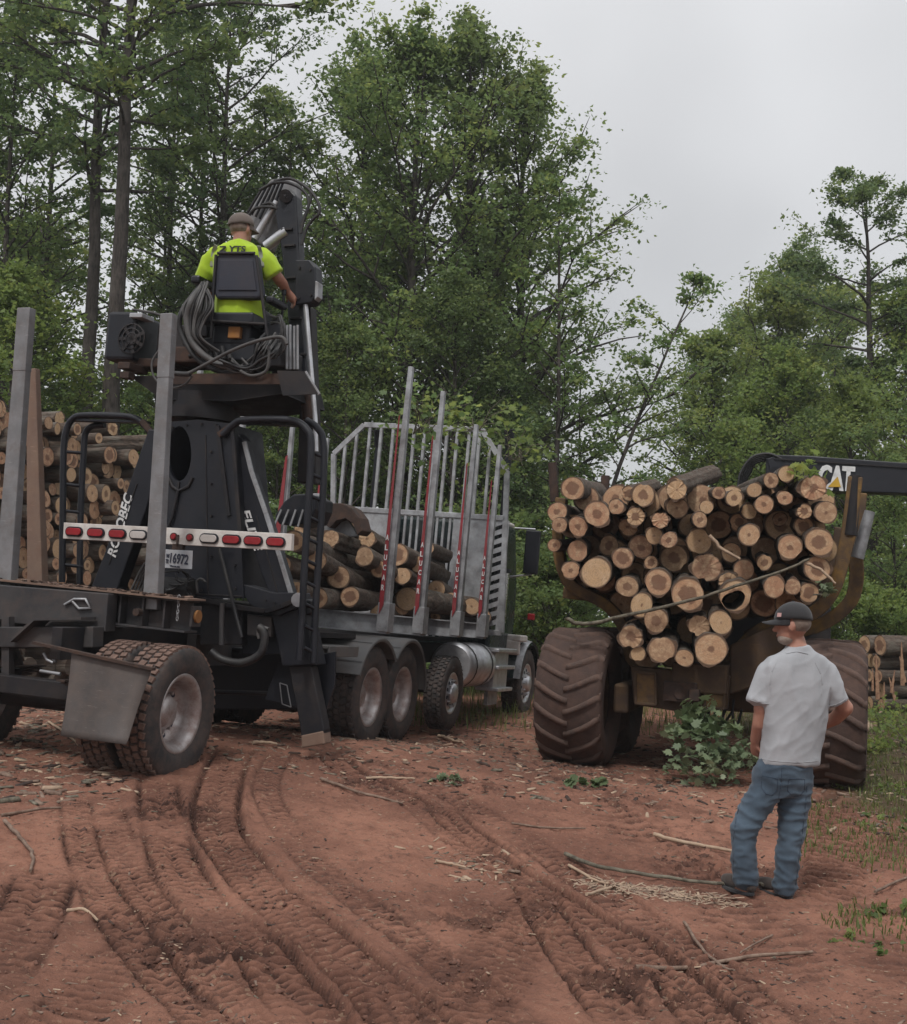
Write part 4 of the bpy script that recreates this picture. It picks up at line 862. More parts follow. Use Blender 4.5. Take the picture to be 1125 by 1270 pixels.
# seat
sx = .42
b = MB(); b.prism([H(*p_, 'x', sx) for p_ in ((268, 316), (276, 313), (312, 313), (318, 317), (324, 364), (321, 370), (268, 370), (265, 364))], (.10, 0, 0)); seat = b.build('seat_back', M['seat'], ldr, .022)
b = MB(); b.prism([H(*p_, 'x', sx-.012) for p_ in ((273, 322), (313, 322), (318, 360), (270, 360))], (.012, 0, 0)); b.build('seat_back_panel', M['seat'], seat, .01)
b = MB()
for a_, c_ in (((268, 316), (264, 372)), ((318, 317), (328, 390)), ((264, 372), (262, 420)), ((328, 390), (332, 418)), ((262, 398), (330, 402)), ((270, 314), (316, 314))): b.tube([H(*a_, 'x', sx-.01), H(*c_, 'x', sx-.01)], .014, 7)
b.build('seat_frame', M['galv' if 0 else 'dark'], ldr)
b = MB(); b.box(H(297, 402, 'x', sx+.25), (.5, .52, .10)); b.box(H(298, 420, 'x', sx+.25), (.35, .36, .18)); b.build('seat_base', M['black'], ldr, .02)
b = MB(); b.box(H(254, 352, 'x', sx+.2), (.35, .09, .07)); b.box(H(343, 376, 'x', sx+.2), (.3, .08, .06)); b.build('armrest', M['black'], ldr, .02)
b = MB(); p_ = H(352, 366, 'x', .8); b.tube([p_-Vector((0, 0, .2)), p_+Vector((0, 0, .02))], .012, 7); b.tube([p_, p_+Vector((0, 0, .05))], .022, 8); p_ = H(257, 352, 'x', .78); b.tube([p_-Vector((0, 0, .15)), p_+Vector((0, 0, .02))], .012, 7); b.build('control_lever', M['black'], ldr)
# mast and boom
bx = 1.15
b = MB(); b.prism([H(*p_, 'x', bx) for p_ in ((368, 598), (371, 520), (372, 380), (385, 380), (390, 520), (392, 600))], (.14, 0, 0)); b.build('mast', M['dark'], ldr, .01)
b = MB(); b.prism([H(*p_, 'x', bx-.12) for p_ in ((341, 264), (347, 242), (358, 234), (367, 242), (369, 280), (371, 326), (376, 400), (382, 470), (366, 470), (359, 420), (355, 372), (350, 318))], (.14, 0, 0)); b.build('main_boom', M['black'], ldr, .014)
b = MB(); b.prism([H(*p_, 'x', bx-.2) for p_ in ((366, 322), (384, 322), (391, 331), (392, 366), (386, 375), (366, 378))], (.16, 0, 0)); b.build('boom_bracket', M['black'], ldr, .012)
b = MB(); b.prism([H(*p_, 'x', bx-.22) for p_ in ((391, 348), (395, 350), (394, 368), (390, 372))], (.1, 0, 0)); b.build('bracket_plate', M['galv'], ldr, .004)
b = MB(); b.tube([H(379, 378, 'x', bx-.16), H(391, 520, 'x', bx-.16), H(392, 560, 'x', bx-.16)], .022, 10); b.build('cylinder_rod', M['alu'], ldr)
b = MB(); b.tube([H(384, 520, 'x', bx-.05), H(378, 470, 'x', bx-.05)], .06, 12); b.build('boom_cylinder', M['rust'], ldr)
# jib: grey reflective arm folded down beyond the boom
b = MB(); b.prism([H(*p_, 'x', bx+.05) for p_ in ((306, 268), (318, 242), (336, 222), (352, 219), (368, 226), (368, 244), (352, 262), (345, 288), (334, 310), (322, 302), (310, 290))], (.12, 0, 0)); b.build('jib', M['stakeg'], ldr, .016)
b = MB(); b.tube([H(330, 306, 'x', bx-.1), H(347, 293, 'x', bx-.1), H(356, 287, 'x', bx-.1)], .05, 12); b.tube([H(316, 296, 'x', bx-.04), H(344, 250, 'x', bx-.04)], .035, 12); b.build('jib_cylinder', M['alu'], ldr)
b = MB(); b.tube([H(354, 243, 'x', bx-.16), H(354, 243, 'x', bx+.2)], .06, 16); b.build('knuckle_pin', M['dark'], ldr)
for k in range(6):
    a_ = (326+k*5.2, 232-k*1.5); c_ = (307+k*5, 264+k*2.5); b = MB(); b.tube([H(*a_, 'x', bx-.03), H(*c_, 'x', bx-.03)], .012, 7); b.build('steel_line', M['black' if k % 2 else 'dark'], ldr)
def hb_(pts, r_=.015, mt='hose'): b = MB(); b.tube(smooth_path([H(*p_, 'x', bx-.1) for p_ in pts], 6), r_, 7); b.build('boom_hose', M[mt], ldr)
hb_([(322, 236), (345, 224), (362, 222), (382, 234), (394, 250), (396, 264), (388, 272), (380, 284), (374, 304)]); hb_([(335, 228), (355, 226), (376, 236), (383, 252), (376, 276), (373, 290)])
hb_([(308, 268), (318, 258), (338, 257), (350, 262), (360, 272)]); hb_([(326, 254), (336, 252), (345, 260)]); hb_([(330, 296), (344, 290), (352, 292)], .012); hb_([(340, 224), (360, 222), (378, 230), (386, 244), (380, 262), (373, 280)], .012)
# boom details: hose runs, clamps, bolts, weld seams
for k in range(3): hb_([(362+k*2.2, 300), (364+k*2.2, 330), (364+k*2.4, 360), (367+k*2.4, 400), (371+k*2.4, 450)], .010, 'hose')
for px, py in ((349, 285), (352, 305), (355, 345), (360, 395), (366, 440)):
    b = MB(); b.beam(H(px, py, 'x', bx-.13), H(px+14, py-1, 'x', bx-.13), .02, .03, (1,0,0)); b.build('hose_clamp', M['dark'], ldr, .003)
def bolts(lst, x, r_=.014, mt='galv'):
    for px, py in lst:
        p_ = H(px, py, 'x', x); b = MB(); b.tube([p_, p_-Vector((.014, 0, 0))], r_, 6); b.build('bolt', M[mt], ldr)
bolts([(372, 332), (385, 335), (386, 366), (371, 370), (354, 243), (344, 258)], bx-.2, .012, 'dark')
bolts([(214, 530), (232, 527), (250, 526), (268, 527), (283, 530), (262, 560), (262, 600), (262, 640), (262, 690), (292, 700), (292, 730), (250, 732), (225, 732), (340, 748), (352, 752), (330, 745)], xp-.03, .012, 'dark')
for a_, c_ in (((255, 540), (258, 738)), ((210, 735), (300, 740)), ((300, 735), (345, 740)), ((318, 640), (345, 738)), ((170, 600), (135, 700)), ((188, 645), (186, 735))):
    b = MB(); b.tube([H(*a_, 'x', xp-.026 if a_[0] in (255, 210) else xp+.078), H(*c_, 'x', xp-.026 if a_[0] in (255, 210) else xp+.078)], .008, 6); b.build('weld_seam', M['dark'], ldr)
# grapple lying on the truck's load
gx = 2.6
GP = lambda px, py, dx=0: H(px, py, 'x', gx+dx)
b = MB(); b.prism([GP(*p_) for p_ in ((352, 622), (364, 613), (380, 612), (392, 618), (391, 632), (384, 648), (362, 652), (346, 650), (340, 640))], (.45, 0, 0)); gr_ = b.build('grapple_head', M['black'], ldr, .015)
b = MB()
for k in range(5): b.beam(GP(349+k*9, 632, -.03), GP(341+k*9.5, 650+k, -.03), .018, .012, (1,0,0))
b.build('grapple_comb', M['galv'], gr_)
pts = [(400, 628), (410, 624), (424, 624), (436, 630), (445, 642), (449, 658), (443, 664), (438, 650), (428, 643), (417, 646), (409, 655), (402, 650)]
b = MB(); b.prism([GP(*p_, 1.2) for p_ in pts], (.30, 0, 0)); b.build('grapple_jaw', M['rust'], ldr, .01)
b = MB(); b.prism([GP(*p_, 1.35) for p_ in ((388, 612), (398, 612), (414, 632), (432, 645), (444, 665), (400, 668), (392, 645))], (.06, 0, 0)); b.build('grapple_plate', M['galv'], ldr, .006)
# ------------------------------------------------------------------ logs
def bark_end():
    m1, nt, bs = newmat('log_bark'); co = objco(nt); mp = nd(nt, 'ShaderNodeMapping'); mp.inputs['Scale'].default_value = (1, 1, 9); nt.links.new(co, mp.inputs[0])
    oi = nd(nt, 'ShaderNodeObjectInfo').outputs['Random']
    n0 = noise(nt, mp.outputs[0], 3.2, 7, .7, .3); c = mixc(nt, mapr(nt, n0, .36, .64), (.04,.03,.024), (.15,.11,.085))
    c = mixc(nt, mth(nt, 'MULTIPLY', mapr(nt, noise(nt, mp.outputs[0], 1.1, 4), .5, .62), .7), c, (.16,.15,.125)); c = mixc(nt, mth(nt, 'MULTIPLY', oi, .5), c, (.085,.058,.043))
    nt.links.new(c, bs.inputs['Base Color']); bs.inputs['Roughness'].default_value = .9; bump(nt, bs, n0, 1.0, .03)
    m2, nt, bs = newmat('sawn_log_end'); co = objco(nt); oi = nd(nt, 'ShaderNodeObjectInfo').outputs['Random']
    ad = nd(nt, 'ShaderNodeVectorMath', operation='ADD'); cb = nd(nt, 'ShaderNodeCombineXYZ'); nt.links.new(mth(nt, 'MULTIPLY', oi, 37.), cb.inputs[2]); nt.links.new(co, ad.inputs[0]); nt.links.new(cb.outputs[0], ad.inputs[1])
    sp = nd(nt, 'ShaderNodeSeparateXYZ'); nt.links.new(co, sp.inputs[0]); r2 = mth(nt, 'SQRT', mth(nt, 'ADD', mth(nt, 'POWER', sp.outputs[0], 2.), mth(nt, 'POWER', sp.outputs[1], 2.)))
    nn = noise(nt, ad.outputs[0], 2.2, 4, .6); rr = mth(nt, 'ADD', r2, mth(nt, 'MULTIPLY', mth(nt, 'SUBTRACT', nn, .5), .55))
    rings = mth(nt, 'SINE', mth(nt, 'MULTIPLY', rr, 42.))
    r1 = mth(nt, 'FRACT', mth(nt, 'MULTIPLY', oi, 7.31)); base = mixc(nt, r1, (.62,.42,.24), (.50,.27,.165)); r3 = mth(nt, 'FRACT', mth(nt, 'MULTIPLY', oi, 19.7)); base = mixc(nt, mth(nt, 'MULTIPLY', mth(nt, 'GREATER_THAN', r3, .72), .55), base, (.30,.17,.11)); base = mixc(nt, mapr(nt, nn, .45, .7), base, (.66,.47,.30))
    base = mixc(nt, mapr(nt, rings, -.2, 1., 0., .22), base, (.33,.19,.11))
    heart = mapr(nt, mth(nt, 'SUBTRACT', rr, mth(nt, 'MULTIPLY', mth(nt, 'FRACT', mth(nt, 'MULTIPLY', oi, 3.77)), .66)), -.10, .02, 1., 0.)
    base = mixc(nt, mth(nt, 'MULTIPLY', heart, .8), base, (.17,.085,.055))
    base = mixc(nt, mapr(nt, r2, .86, .95), base, (.12,.075,.05))
    base = mixc(nt, mth(nt, 'MULTIPLY', mapr(nt, noise(nt, ad.outputs[0], 6, 6, .7), .52, .68), .5), base, (.25,.14,.095))
    mp2 = nd(nt, 'ShaderNodeMapping'); mp2.inputs['Scale'].default_value = (1.2, 14, 1); nt.links.new(ad.outputs[0], mp2.inputs[0]); saw = noise(nt, mp2.outputs[0], 2.5, 4, .6)
    base = mixc(nt, mapr(nt, saw, .5, .75, 0, .35), base, (.27,.16,.10))
    ang = mth(nt, 'ARCTAN2', sp.outputs[1], sp.outputs[0]); crk = mth(nt, 'ABSOLUTE', mth(nt, 'SINE', mth(nt, 'ADD', mth(nt, 'MULTIPLY', ang, 1.5), mth(nt, 'ADD', mth(nt, 'MULTIPLY', oi, 50.), mth(nt, 'MULTIPLY', nn, 1.2)))))
    ck = mth(nt, 'MULTIPLY', mapr(nt, crk, .0, .035, 1., 0.), mth(nt, 'MULTIPLY', mapr(nt, r2, .35, .6, 1., 0.), mth(nt, 'GREATER_THAN', r1, .45)))
    base = mixc(nt, mth(nt, 'MULTIPLY', ck, .85), base, (.04,.02,.015))
    nt.links.new(base, bs.inputs['Base Color']); bs.inputs['Roughness'].default_value = .8; bump(nt, bs, mth(nt, 'ADD', noise(nt, ad.outputs[0], 25, 5, .7), saw), .6, .012)
    return m1, m2
MBK, MEND = bark_end()
def log_mesh(seed, n=22, rings=7, wob=.05, rag=0., hollow=None):
    rn = random.Random(seed); ph = [rn.uniform(0, 6.28) for _ in range(4)]
    def rad(a): return 1+wob*math.sin(2*a+ph[0])+wob*.8*math.sin(3*a+ph[1])+wob*.5*math.sin(7*a+ph[2])+rag*rn.uniform(-1, 1)
    base = [rad(2*math.pi*k/n) for k in range(n)]; b = MB(); vs = []
    wx = wy = 0; zs = [0]+[(i/(rings-1)) for i in range(1, rings)]
    for i, z in enumerate(zs):
        if i: wx += rn.uniform(-.06, .06); wy += rn.uniform(-.06, .06)
        for k in range(n):
            r_ = base[k]*(1+.03*math.sin(9*z+k)+rn.uniform(-.02, .02)*(i > 0)); vs.append((wx+r_*math.cos(2*math.pi*k/n), wy+r_*math.sin(2*math.pi*k/n), z+(0 if i else rag*rn.uniform(-.03, .03))))
    fs = []
    for i in range(rings-1):
        for k in range(n): fs.append((i*n+k, i*n+(k+1) % n, (i+1)*n+(k+1) % n, (i+1)*n+k))
    b.add(vs, fs, 0, True)
    for idx, zz in ((0, -.002), (rings-1, .002)):
        ring = [Vector(v) for v in vs[idx*n:(idx+1)*n]]; c_ = sum(ring, Vector())/n
        if hollow and idx == 0:
            hv = [c_+Vector((hollow[0], hollow[1], 0))+(p_-c_)*(hollow[2]*(1+.16*math.sin(6.28*2*k_/n+1))) for k_, p_ in enumerate(ring)]
            b.add(ring+hv, [(k, (k+1) % n, n+(k+1) % n, n+k) for k in range(n)], 1)
            deep = [p_+Vector((0, 0, .22)) for p_ in hv]; b.add(hv+deep, [(k, (k+1) % n, n+(k+1) % n, n+k) for k in range(n)]+[tuple(range(n, 2*n))], 0)
        else:
            inner = [c_+(p_-c_)*.5+Vector((0, 0, 0)) for p_ in ring]
            b.add(ring+inner+[c_], [(k, (k+1) % n, n+(k+1) % n, n+k) for k in range(n)]+[(n+k, n+(k+1) % n, 2*n) for k in range(n)], 1)
    me = b.mesh('log', [MBK, MEND]); fixn(me); return me
LM = [log_mesh(100+i, wob=.03+.013*i) for i in range(7)]; LR = [log_mesh(200+i, 30, wob=.10, rag=.07) for i in range(4)]; LH = log_mesh(300, wob=.06, rag=.03, hollow=(-.24, .16, .62)); LFAR = [log_mesh(400+i, 14, 4, .05) for i in range(5)]
def log(p_, dr, r_, ln, label, group, me_=None, roll=None, name='log', i=0, flat=1.0):
    flat = [1, .93, 1.04, .88, .97][i % 5]
    dr = Vector(dr).normalized(); q_ = dr.to_track_quat('Z', 'Y').to_matrix().to_4x4()
    M_ = Matrix.Translation(p_) @ q_ @ Matrix.Rotation(i*2.4 if roll is None else roll, 4, 'Z') @ Matrix.Diagonal((r_, r_*flat, ln, 1))
    o = place(name, me_ or LM[i % 7], None, M_); tag(o, label, 'log', group); return o
# logs carried by the truck
fwd = (T.M.to_3x3() @ Vector((1, 0, 0))); fwd2 = Matrix.Rotation(R(11), 3, 'Z') @ fwd; rn = random.Random(31)
TG = "logs loaded on the truck"
tl = [(420,716,14.5,.1,'smooth tan log end, upper of the two beside the first red stake'),(434,740,13,.0,'log end with a dark crack, lower of the two beside the first red stake'),(541,731,11.5,3.0,'round log end between the second and third red stakes, upper one'),
      (540,765,7,3.0,'smallest log end low between the second and third red stakes'),(364,671,13.5,-1.2,'tan log end poking out beside the right end of the white light bar'),(348,700,14,-1.2,'half hidden log end behind the loader leg under the light bar'),
      (366,731,11,-1.2,'small reddish log end beside the loader knee pin'),(394,742,13,-.6,'log end low behind the ladder rungs'),(392,695,14,-.6,'big log end behind the ladder rungs, above the lowest one'),(492,688,15,1.6,'oval tan log end leaning between first and second stakes'),
      (499,714,11,1.6,'small log end under the leaning oval one between the first stakes'),(312,724,13,-1.0,'log end seen through the gap inside the loader leg'),(452,690,12,.5,'bark-covered log just left of the first red stake'),(520,700,12,2.2,'mossy log behind the second red stake'),(470,706,11,1.0,'log behind the foot of the first red stake'),
      (560,745,11,3.4,'dark bark log behind the third red stake'),(585,752,11,3.8,'dark bark log before the headboard panel'),(455,668,11,1.4,'splintered rough log on top of the load'),(410,668,12,.4,'shaggy bark log on top of the load beside the ladder'),(430,655,10,1.8,'highest shaggy log of the truck load'),
      (500,752,11,1.9,'log low behind the second red stake'),(470,760,11,1.2,'lowest log behind the first red stake'),(600,765,9,4.2,'small dark log behind the last red stake'),(375,655,12,.2,'rough bark log behind the ladder top rungs'),(530,680,9,2.6,'short mossy log on top before the slotted panel')]
for i, (px, py, rp, xx, lb) in enumerate(tl):
    lp_ = T.hit(px, py, 'x', xx); w = T.M @ lp_; d = (CAMR.inverted().to_3x3() @ (w-C0)).z*-1
    ln = max(.9, min(4.4, XR-.25-xx)); log(w, fwd2+Vector((rn.uniform(-.05, .05), 0, rn.uniform(-.02, .02))), rp/FOC*d, min(ln, 2.6), lb, TG, LR[i % 4] if 'rough' in lb or 'shag' in lb or 'splint' in lb else None, None, 'log', i)
for i in range(4):
    y = -.85+1.7*((i*5) % 4)/3; z = zd+.16+.2*(i % 3)+rn.uniform(0, .1); w = T.M @ Vector((rn.uniform(.9, 1.9), y*.95, z)); log(w, fwd, rn.uniform(.10, .15), 2.9, ['first','second','third','fourth','fifth','sixth','seventh','eighth'][i]+' bark log from the right buried inside the truck load', TG, None, None, 'log', i)
# ------------------------------------------------------------------ forwarder
Fw = Frame(Vector((2.53, 12.42, -.09)), 18, .03, 0); FH = Fw.hit
fw_ = empty('log_forwarder', 'mud-caked yellow forwarder seen from behind on huge ribbed tyres, heaped with logs', 'forwarder', Fw.M)
def big_tyre():
    b = MB(); Rr, w = .725, .70; h = w/2
    prof = [(.34, -h*.72), (.37, -h*.86), (.48, -h*.99), (.58, -h*1.0), (.65, -h*.93), (.685, -h*.72), (.695, -h*.35), (.70, 0), (.695, h*.35), (.685, h*.72), (.65, h*.93), (.58, h*1.0), (.48, h*.99), (.37, h*.86), (.34, h*.72)]
    b.lathe(prof, n=64)
    n = 19
    for k in range(n):
        for s in (-1, 1):
            a0 = 2*math.pi*(k+(.5 if s > 0 else 0))/n; vs = []; S = 7
            for i in range(S+1):
                t = i/S; y = s*h*(-.06+1.04*t); aa = a0+.30*(1-(1-t)**1.0)*1.0-.0; aa = a0+.26*t**1.35
                rad = .725-.012*t*t-(.085*max(0, t-.82)/.18)**1.0*.9; wd = .060+.012*t; lo = .660-.10*max(0, t-.8)
                for (dw, rr_) in ((-wd/2*1.35, lo), (-wd/2*.75, rad), (wd/2*.75, rad), (wd/2*1.35, lo)):
                    an = aa+dw/.7; vs.append((rr_*math.cos(an), y, rr_*math.sin(an)))
            fs = [(0,1,2,3), (S*4+3, S*4+2, S*4+1, S*4)]
            for i in range(S):
                for j in range(3): fs.append((i*4+j, (i+1)*4+j, (i+1)*4+j+1, i*4+j+1))
            b.add(vs, fs, 1, True)
    me = b.mesh('tyre', [M['bigrubber'], M['lugs']]); fixn(me); return me
BT = big_tyre(); b = MB(); b.lathe([(.35, -.24), (.33, -.26), (.31, -.2), (.28, -.05), (.12, 0), (.11, -.08), (0, -.08)], n=32); b.lathe([(.35, .24), (.31, .2), (.3, .0)], n=32); BRIM = b.mesh('rim', M['yelldk']); fixn(BRIM)
for x in (0, 1.52):
    for s in (-1, 1):
        w = bpy.data.objects.new('wheel', None); link(w, fw_); w.matrix_local = Matrix.Translation((x, s*1.25, .70)) @ (Matrix.Rotation(math.pi, 4, 'Z') if s > 0 else Matrix.Identity(4)) @ Matrix.Rotation(.2*x, 4, 'Y')
        place('tyre', BT, w); place('rim', BRIM, w)
b = MB(); b.box((.76, .80, .72), (1.7, .16, .3)); b.build('bogie', M['yelldk'], fw_, .03); b = MB(); b.box((.76, -.80, .72), (1.7, .16, .3)); b.build('bogie', M['yelldk'], fw_, .03)
b = MB(); b.box((.6, 0, .78), (.34, 1.5, .30)); b.tube([(.6, -.9, .75), (.6, .9, .75)], .12, 12); b.build('axle_housing', M['yelldk'], fw_, .04)
b = MB(); b.box((1.9, 0, .98), (4.2, .55, .30)); b.build('rear_frame', M['yelldk'], fw_, .02)
xr_ = -.12
b = MB(); b.prism([FH(*p_, 'x', xr_) for p_ in ((782, 826), (905, 838), (902, 880), (850, 884), (786, 874))], (.16, 0, 0)); bp = b.build('rear_plate', M['yelldk'], fw_, .015)
for ply in (((788, 833), (813, 836), (814, 874), (789, 872)), ((876, 843), (900, 845), (898, 879), (874, 878))):
    b = MB(); pp = [FH(*p_, 'x', xr_-.05) for p_ in ply]; b.prism(pp, (.06, 0, 0)); o = b.build('lamp_box', M['yellow'], bp, .01)
    b = MB()
    for i in range(4): b.beam(pp[i]+Vector((-.01, 0, 0)), pp[(i+1) % 4]+Vector((-.01, 0, 0)), .025, .022, (1,0,0))
    b.build('box_rim', M['yelldk'], o, .004)
b = MB(); b.box(FH(844, 858, 'x', xr_-.06), (.1, .34, .20)); b.box(FH(862, 862, 'x', xr_-.1), (.14, .1, .12)); b.tube([FH(844, 860, 'x', xr_-.12), FH(844, 860, 'x', xr_-.05)], .06, 12); b.build('tow_hitch', M['rust'], bp, .012)
rn = random.Random(8)
for k in range(7):
    px = 850+k*10; b = MB(); b.tube(smooth_path([FH(px, 868, 'x', .3), FH(px+rn.uniform(-6, 6), 888, 'x', .2), FH(px+rn.uniform(-3, 5), 900+rn.uniform(-6, 8), 'x', .3), FH(px+10, 880, 'x', .4)], 4), .013, 6); b.build('hydraulic_hose', M['hose'], fw_)
# bunks
def arm(pts, x, w, d, mt, nm, last=None):
    pts = smooth_path([FH(*p_, 'x', x) for p_ in pts], 4); b = MB()
    n = len(pts); vs = []; 
    for i, p_ in enumerate(pts):
        t = (pts[min(i+1, n-1)]-pts[max(0, i-1)]).normalized(); s_ = t.cross(Vector((1, 0, 0))).normalized(); ww = w*(1 if i < n*.35 else 1+.35*(i/n-.35))
        for a_, c_ in ((-1, -1), (1, -1), (1, 1), (-1, 1)): vs.append(p_+s_*ww/2*a_+Vector((d/2*c_, 0, 0)))
    fs = [(0,1,2,3), tuple((n-1)*4+k for k in (3,2,1,0))]+[(i*4+k, i*4+(k+1) % 4, (i+1)*4+(k+1) % 4, (i+1)*4+k) for i in range(n-1) for k in range(4)]
    b.add(vs, fs); return b.build(nm, M[mt], fw_, .012)
arm([(697, 618), (693, 655), (696, 698), (712, 728), (752, 750), (775, 780), (790, 825), (850, 840), (905, 838), (922, 800), (955, 775), (1005, 762), (1032, 735), (1045, 695), (1053, 655), (1061, 592)], .35, .12, .14, 'yellow', 'bunk_arm')
arm([(700, 735), (760, 748), (785, 800), (820, 850), (880, 860), (925, 800), (1010, 778), (1050, 752), (1062, 722), (1061, 675), (1066, 612)], 1.0, .13, .16, 'yellow', 'bunk_arm')
arm([(925, 790), (960, 772), (1005, 742), (1034, 700), (1044, 655)], 1.9, .13, .16, 'yelldk', 'bunk_arm')
b = MB(); b.tube([FH(1063, 692, 'x', .75), FH(1079, 634, 'x', .75)], [.07, .055], 10); b.build('bunk_post', M['galv'], fw_)
b = MB(); b.tube([FH(1054, 664, 'x', .33), FH(1061, 590, 'x', .33)], [.075, .06], 10); b.build('bunk_post', M['dark'], fw_)
b = MB(); b.tube([FH(688, 622, 'x', .35), FH(685, 574, 'x', .35)], .05, 10); b.build('bunk_post', M['rust'], fw_)
b = MB(); b.tube([FH(750, 620, 'x', 3.2), FH(751, 590, 'x', 3.2)], .06, 10); b.build('bunk_post', M['rust'], fw_)
b = MB(); b.prism([FH(*p_, 'x', .05) for p_ in ((905, 800), (960, 775), (975, 800), (940, 850), (905, 862))], (.12, 0, 0)); b.build('gusset_plate', M['yelldk'], fw_, .02)
# headboard and front body
b = MB(); b.box((4.0, 0, 1.9), (.1, 2.4, 1.7)); b.build('headboard', M['dark'], fw_, .02)
b = MB(); b.box((4.6, 0, 1.0), (1.0, 1.6, .9)); b.build('front_chassis', M['yelldk'], fw_, .05)
# crane boom
bx2 = 3.75
b = MB(); b.prism([FH(*p_, 'x', bx2) for p_ in ((951, 569), (965, 564), (1000, 565), (1125, 574), (1330, 588), (1330, 632), (1125, 612), (1000, 608), (962, 606))], (.32, 0, 0)); cb_ = b.build('crane_boom', M['black'], fw_, .012)
b = MB()
for a_, c_ in (((960, 569), (1330, 593)),): b.beam(FH(*a_, 'x', bx2-.004), FH(*c_, 'x', bx2-.004), .02, .03, (1,0,0))
b.build('boom_rail', M['dark'], cb_)
def cat_text():
    a_, c_ = FH(1016, 592, 'x', bx2-.012), FH(1060, 594.5, 'x', bx2-.012); d = c_-a_
    o = text_obj('CAT', cb_, (a_+c_)/2, d, (0, 0, 1), d.length, .33, M['letter'], 'lettering', .006, 0, .92)
    for k in (1, 2): text_obj('CAT', cb_, (a_+c_)/2+Vector((.001*k, .008*k, .004)), d, (0, 0, 1), d.length, .33, M['letter'], 'lettering', .006, 0, .92)
cat_text()
b = MB(); b.prism([FH(*p_, 'x', bx2-.02) for p_ in ((1027, 604), (1039, 591), (1043, 604))], (-.006, 0, 0)); b.build('logo_triangle', paint('logo_yellow', (.55,.33,.03), .5, 0, None, 5, .1), cb_)
for k in range(5):
    b = MB(); o_ = k*2.4; b.tube(smooth_path([FH(*p_, 'x', bx2+.05*k) for p_ in ((972, 571-k*1.2), (955, 563+o_*.6), (935, 566+o_), (922+o_, 580+o_*.5), (916+o_, 598), (914+o_, 640))], 6), .017, 7); b.build('boom_hose', M['hose'], cb_)
b = MB(); b.box(FH(958, 585, 'x', bx2+.15), (.25, .16, .34)); b.tube([FH(962, 588, 'x', bx2-.05), FH(962, 588, 'x', bx2+.4)], .1, 14); b.build('boom_knuckle', M['black'], cb_, .02)
b = MB(); b.beam(FH(960, 590, 'x', bx2+.45), (bx2+.45, 0.1, 1.2), .2, .22, (1,0,0)); b.build('crane_mast', M['black'], fw_, .02)
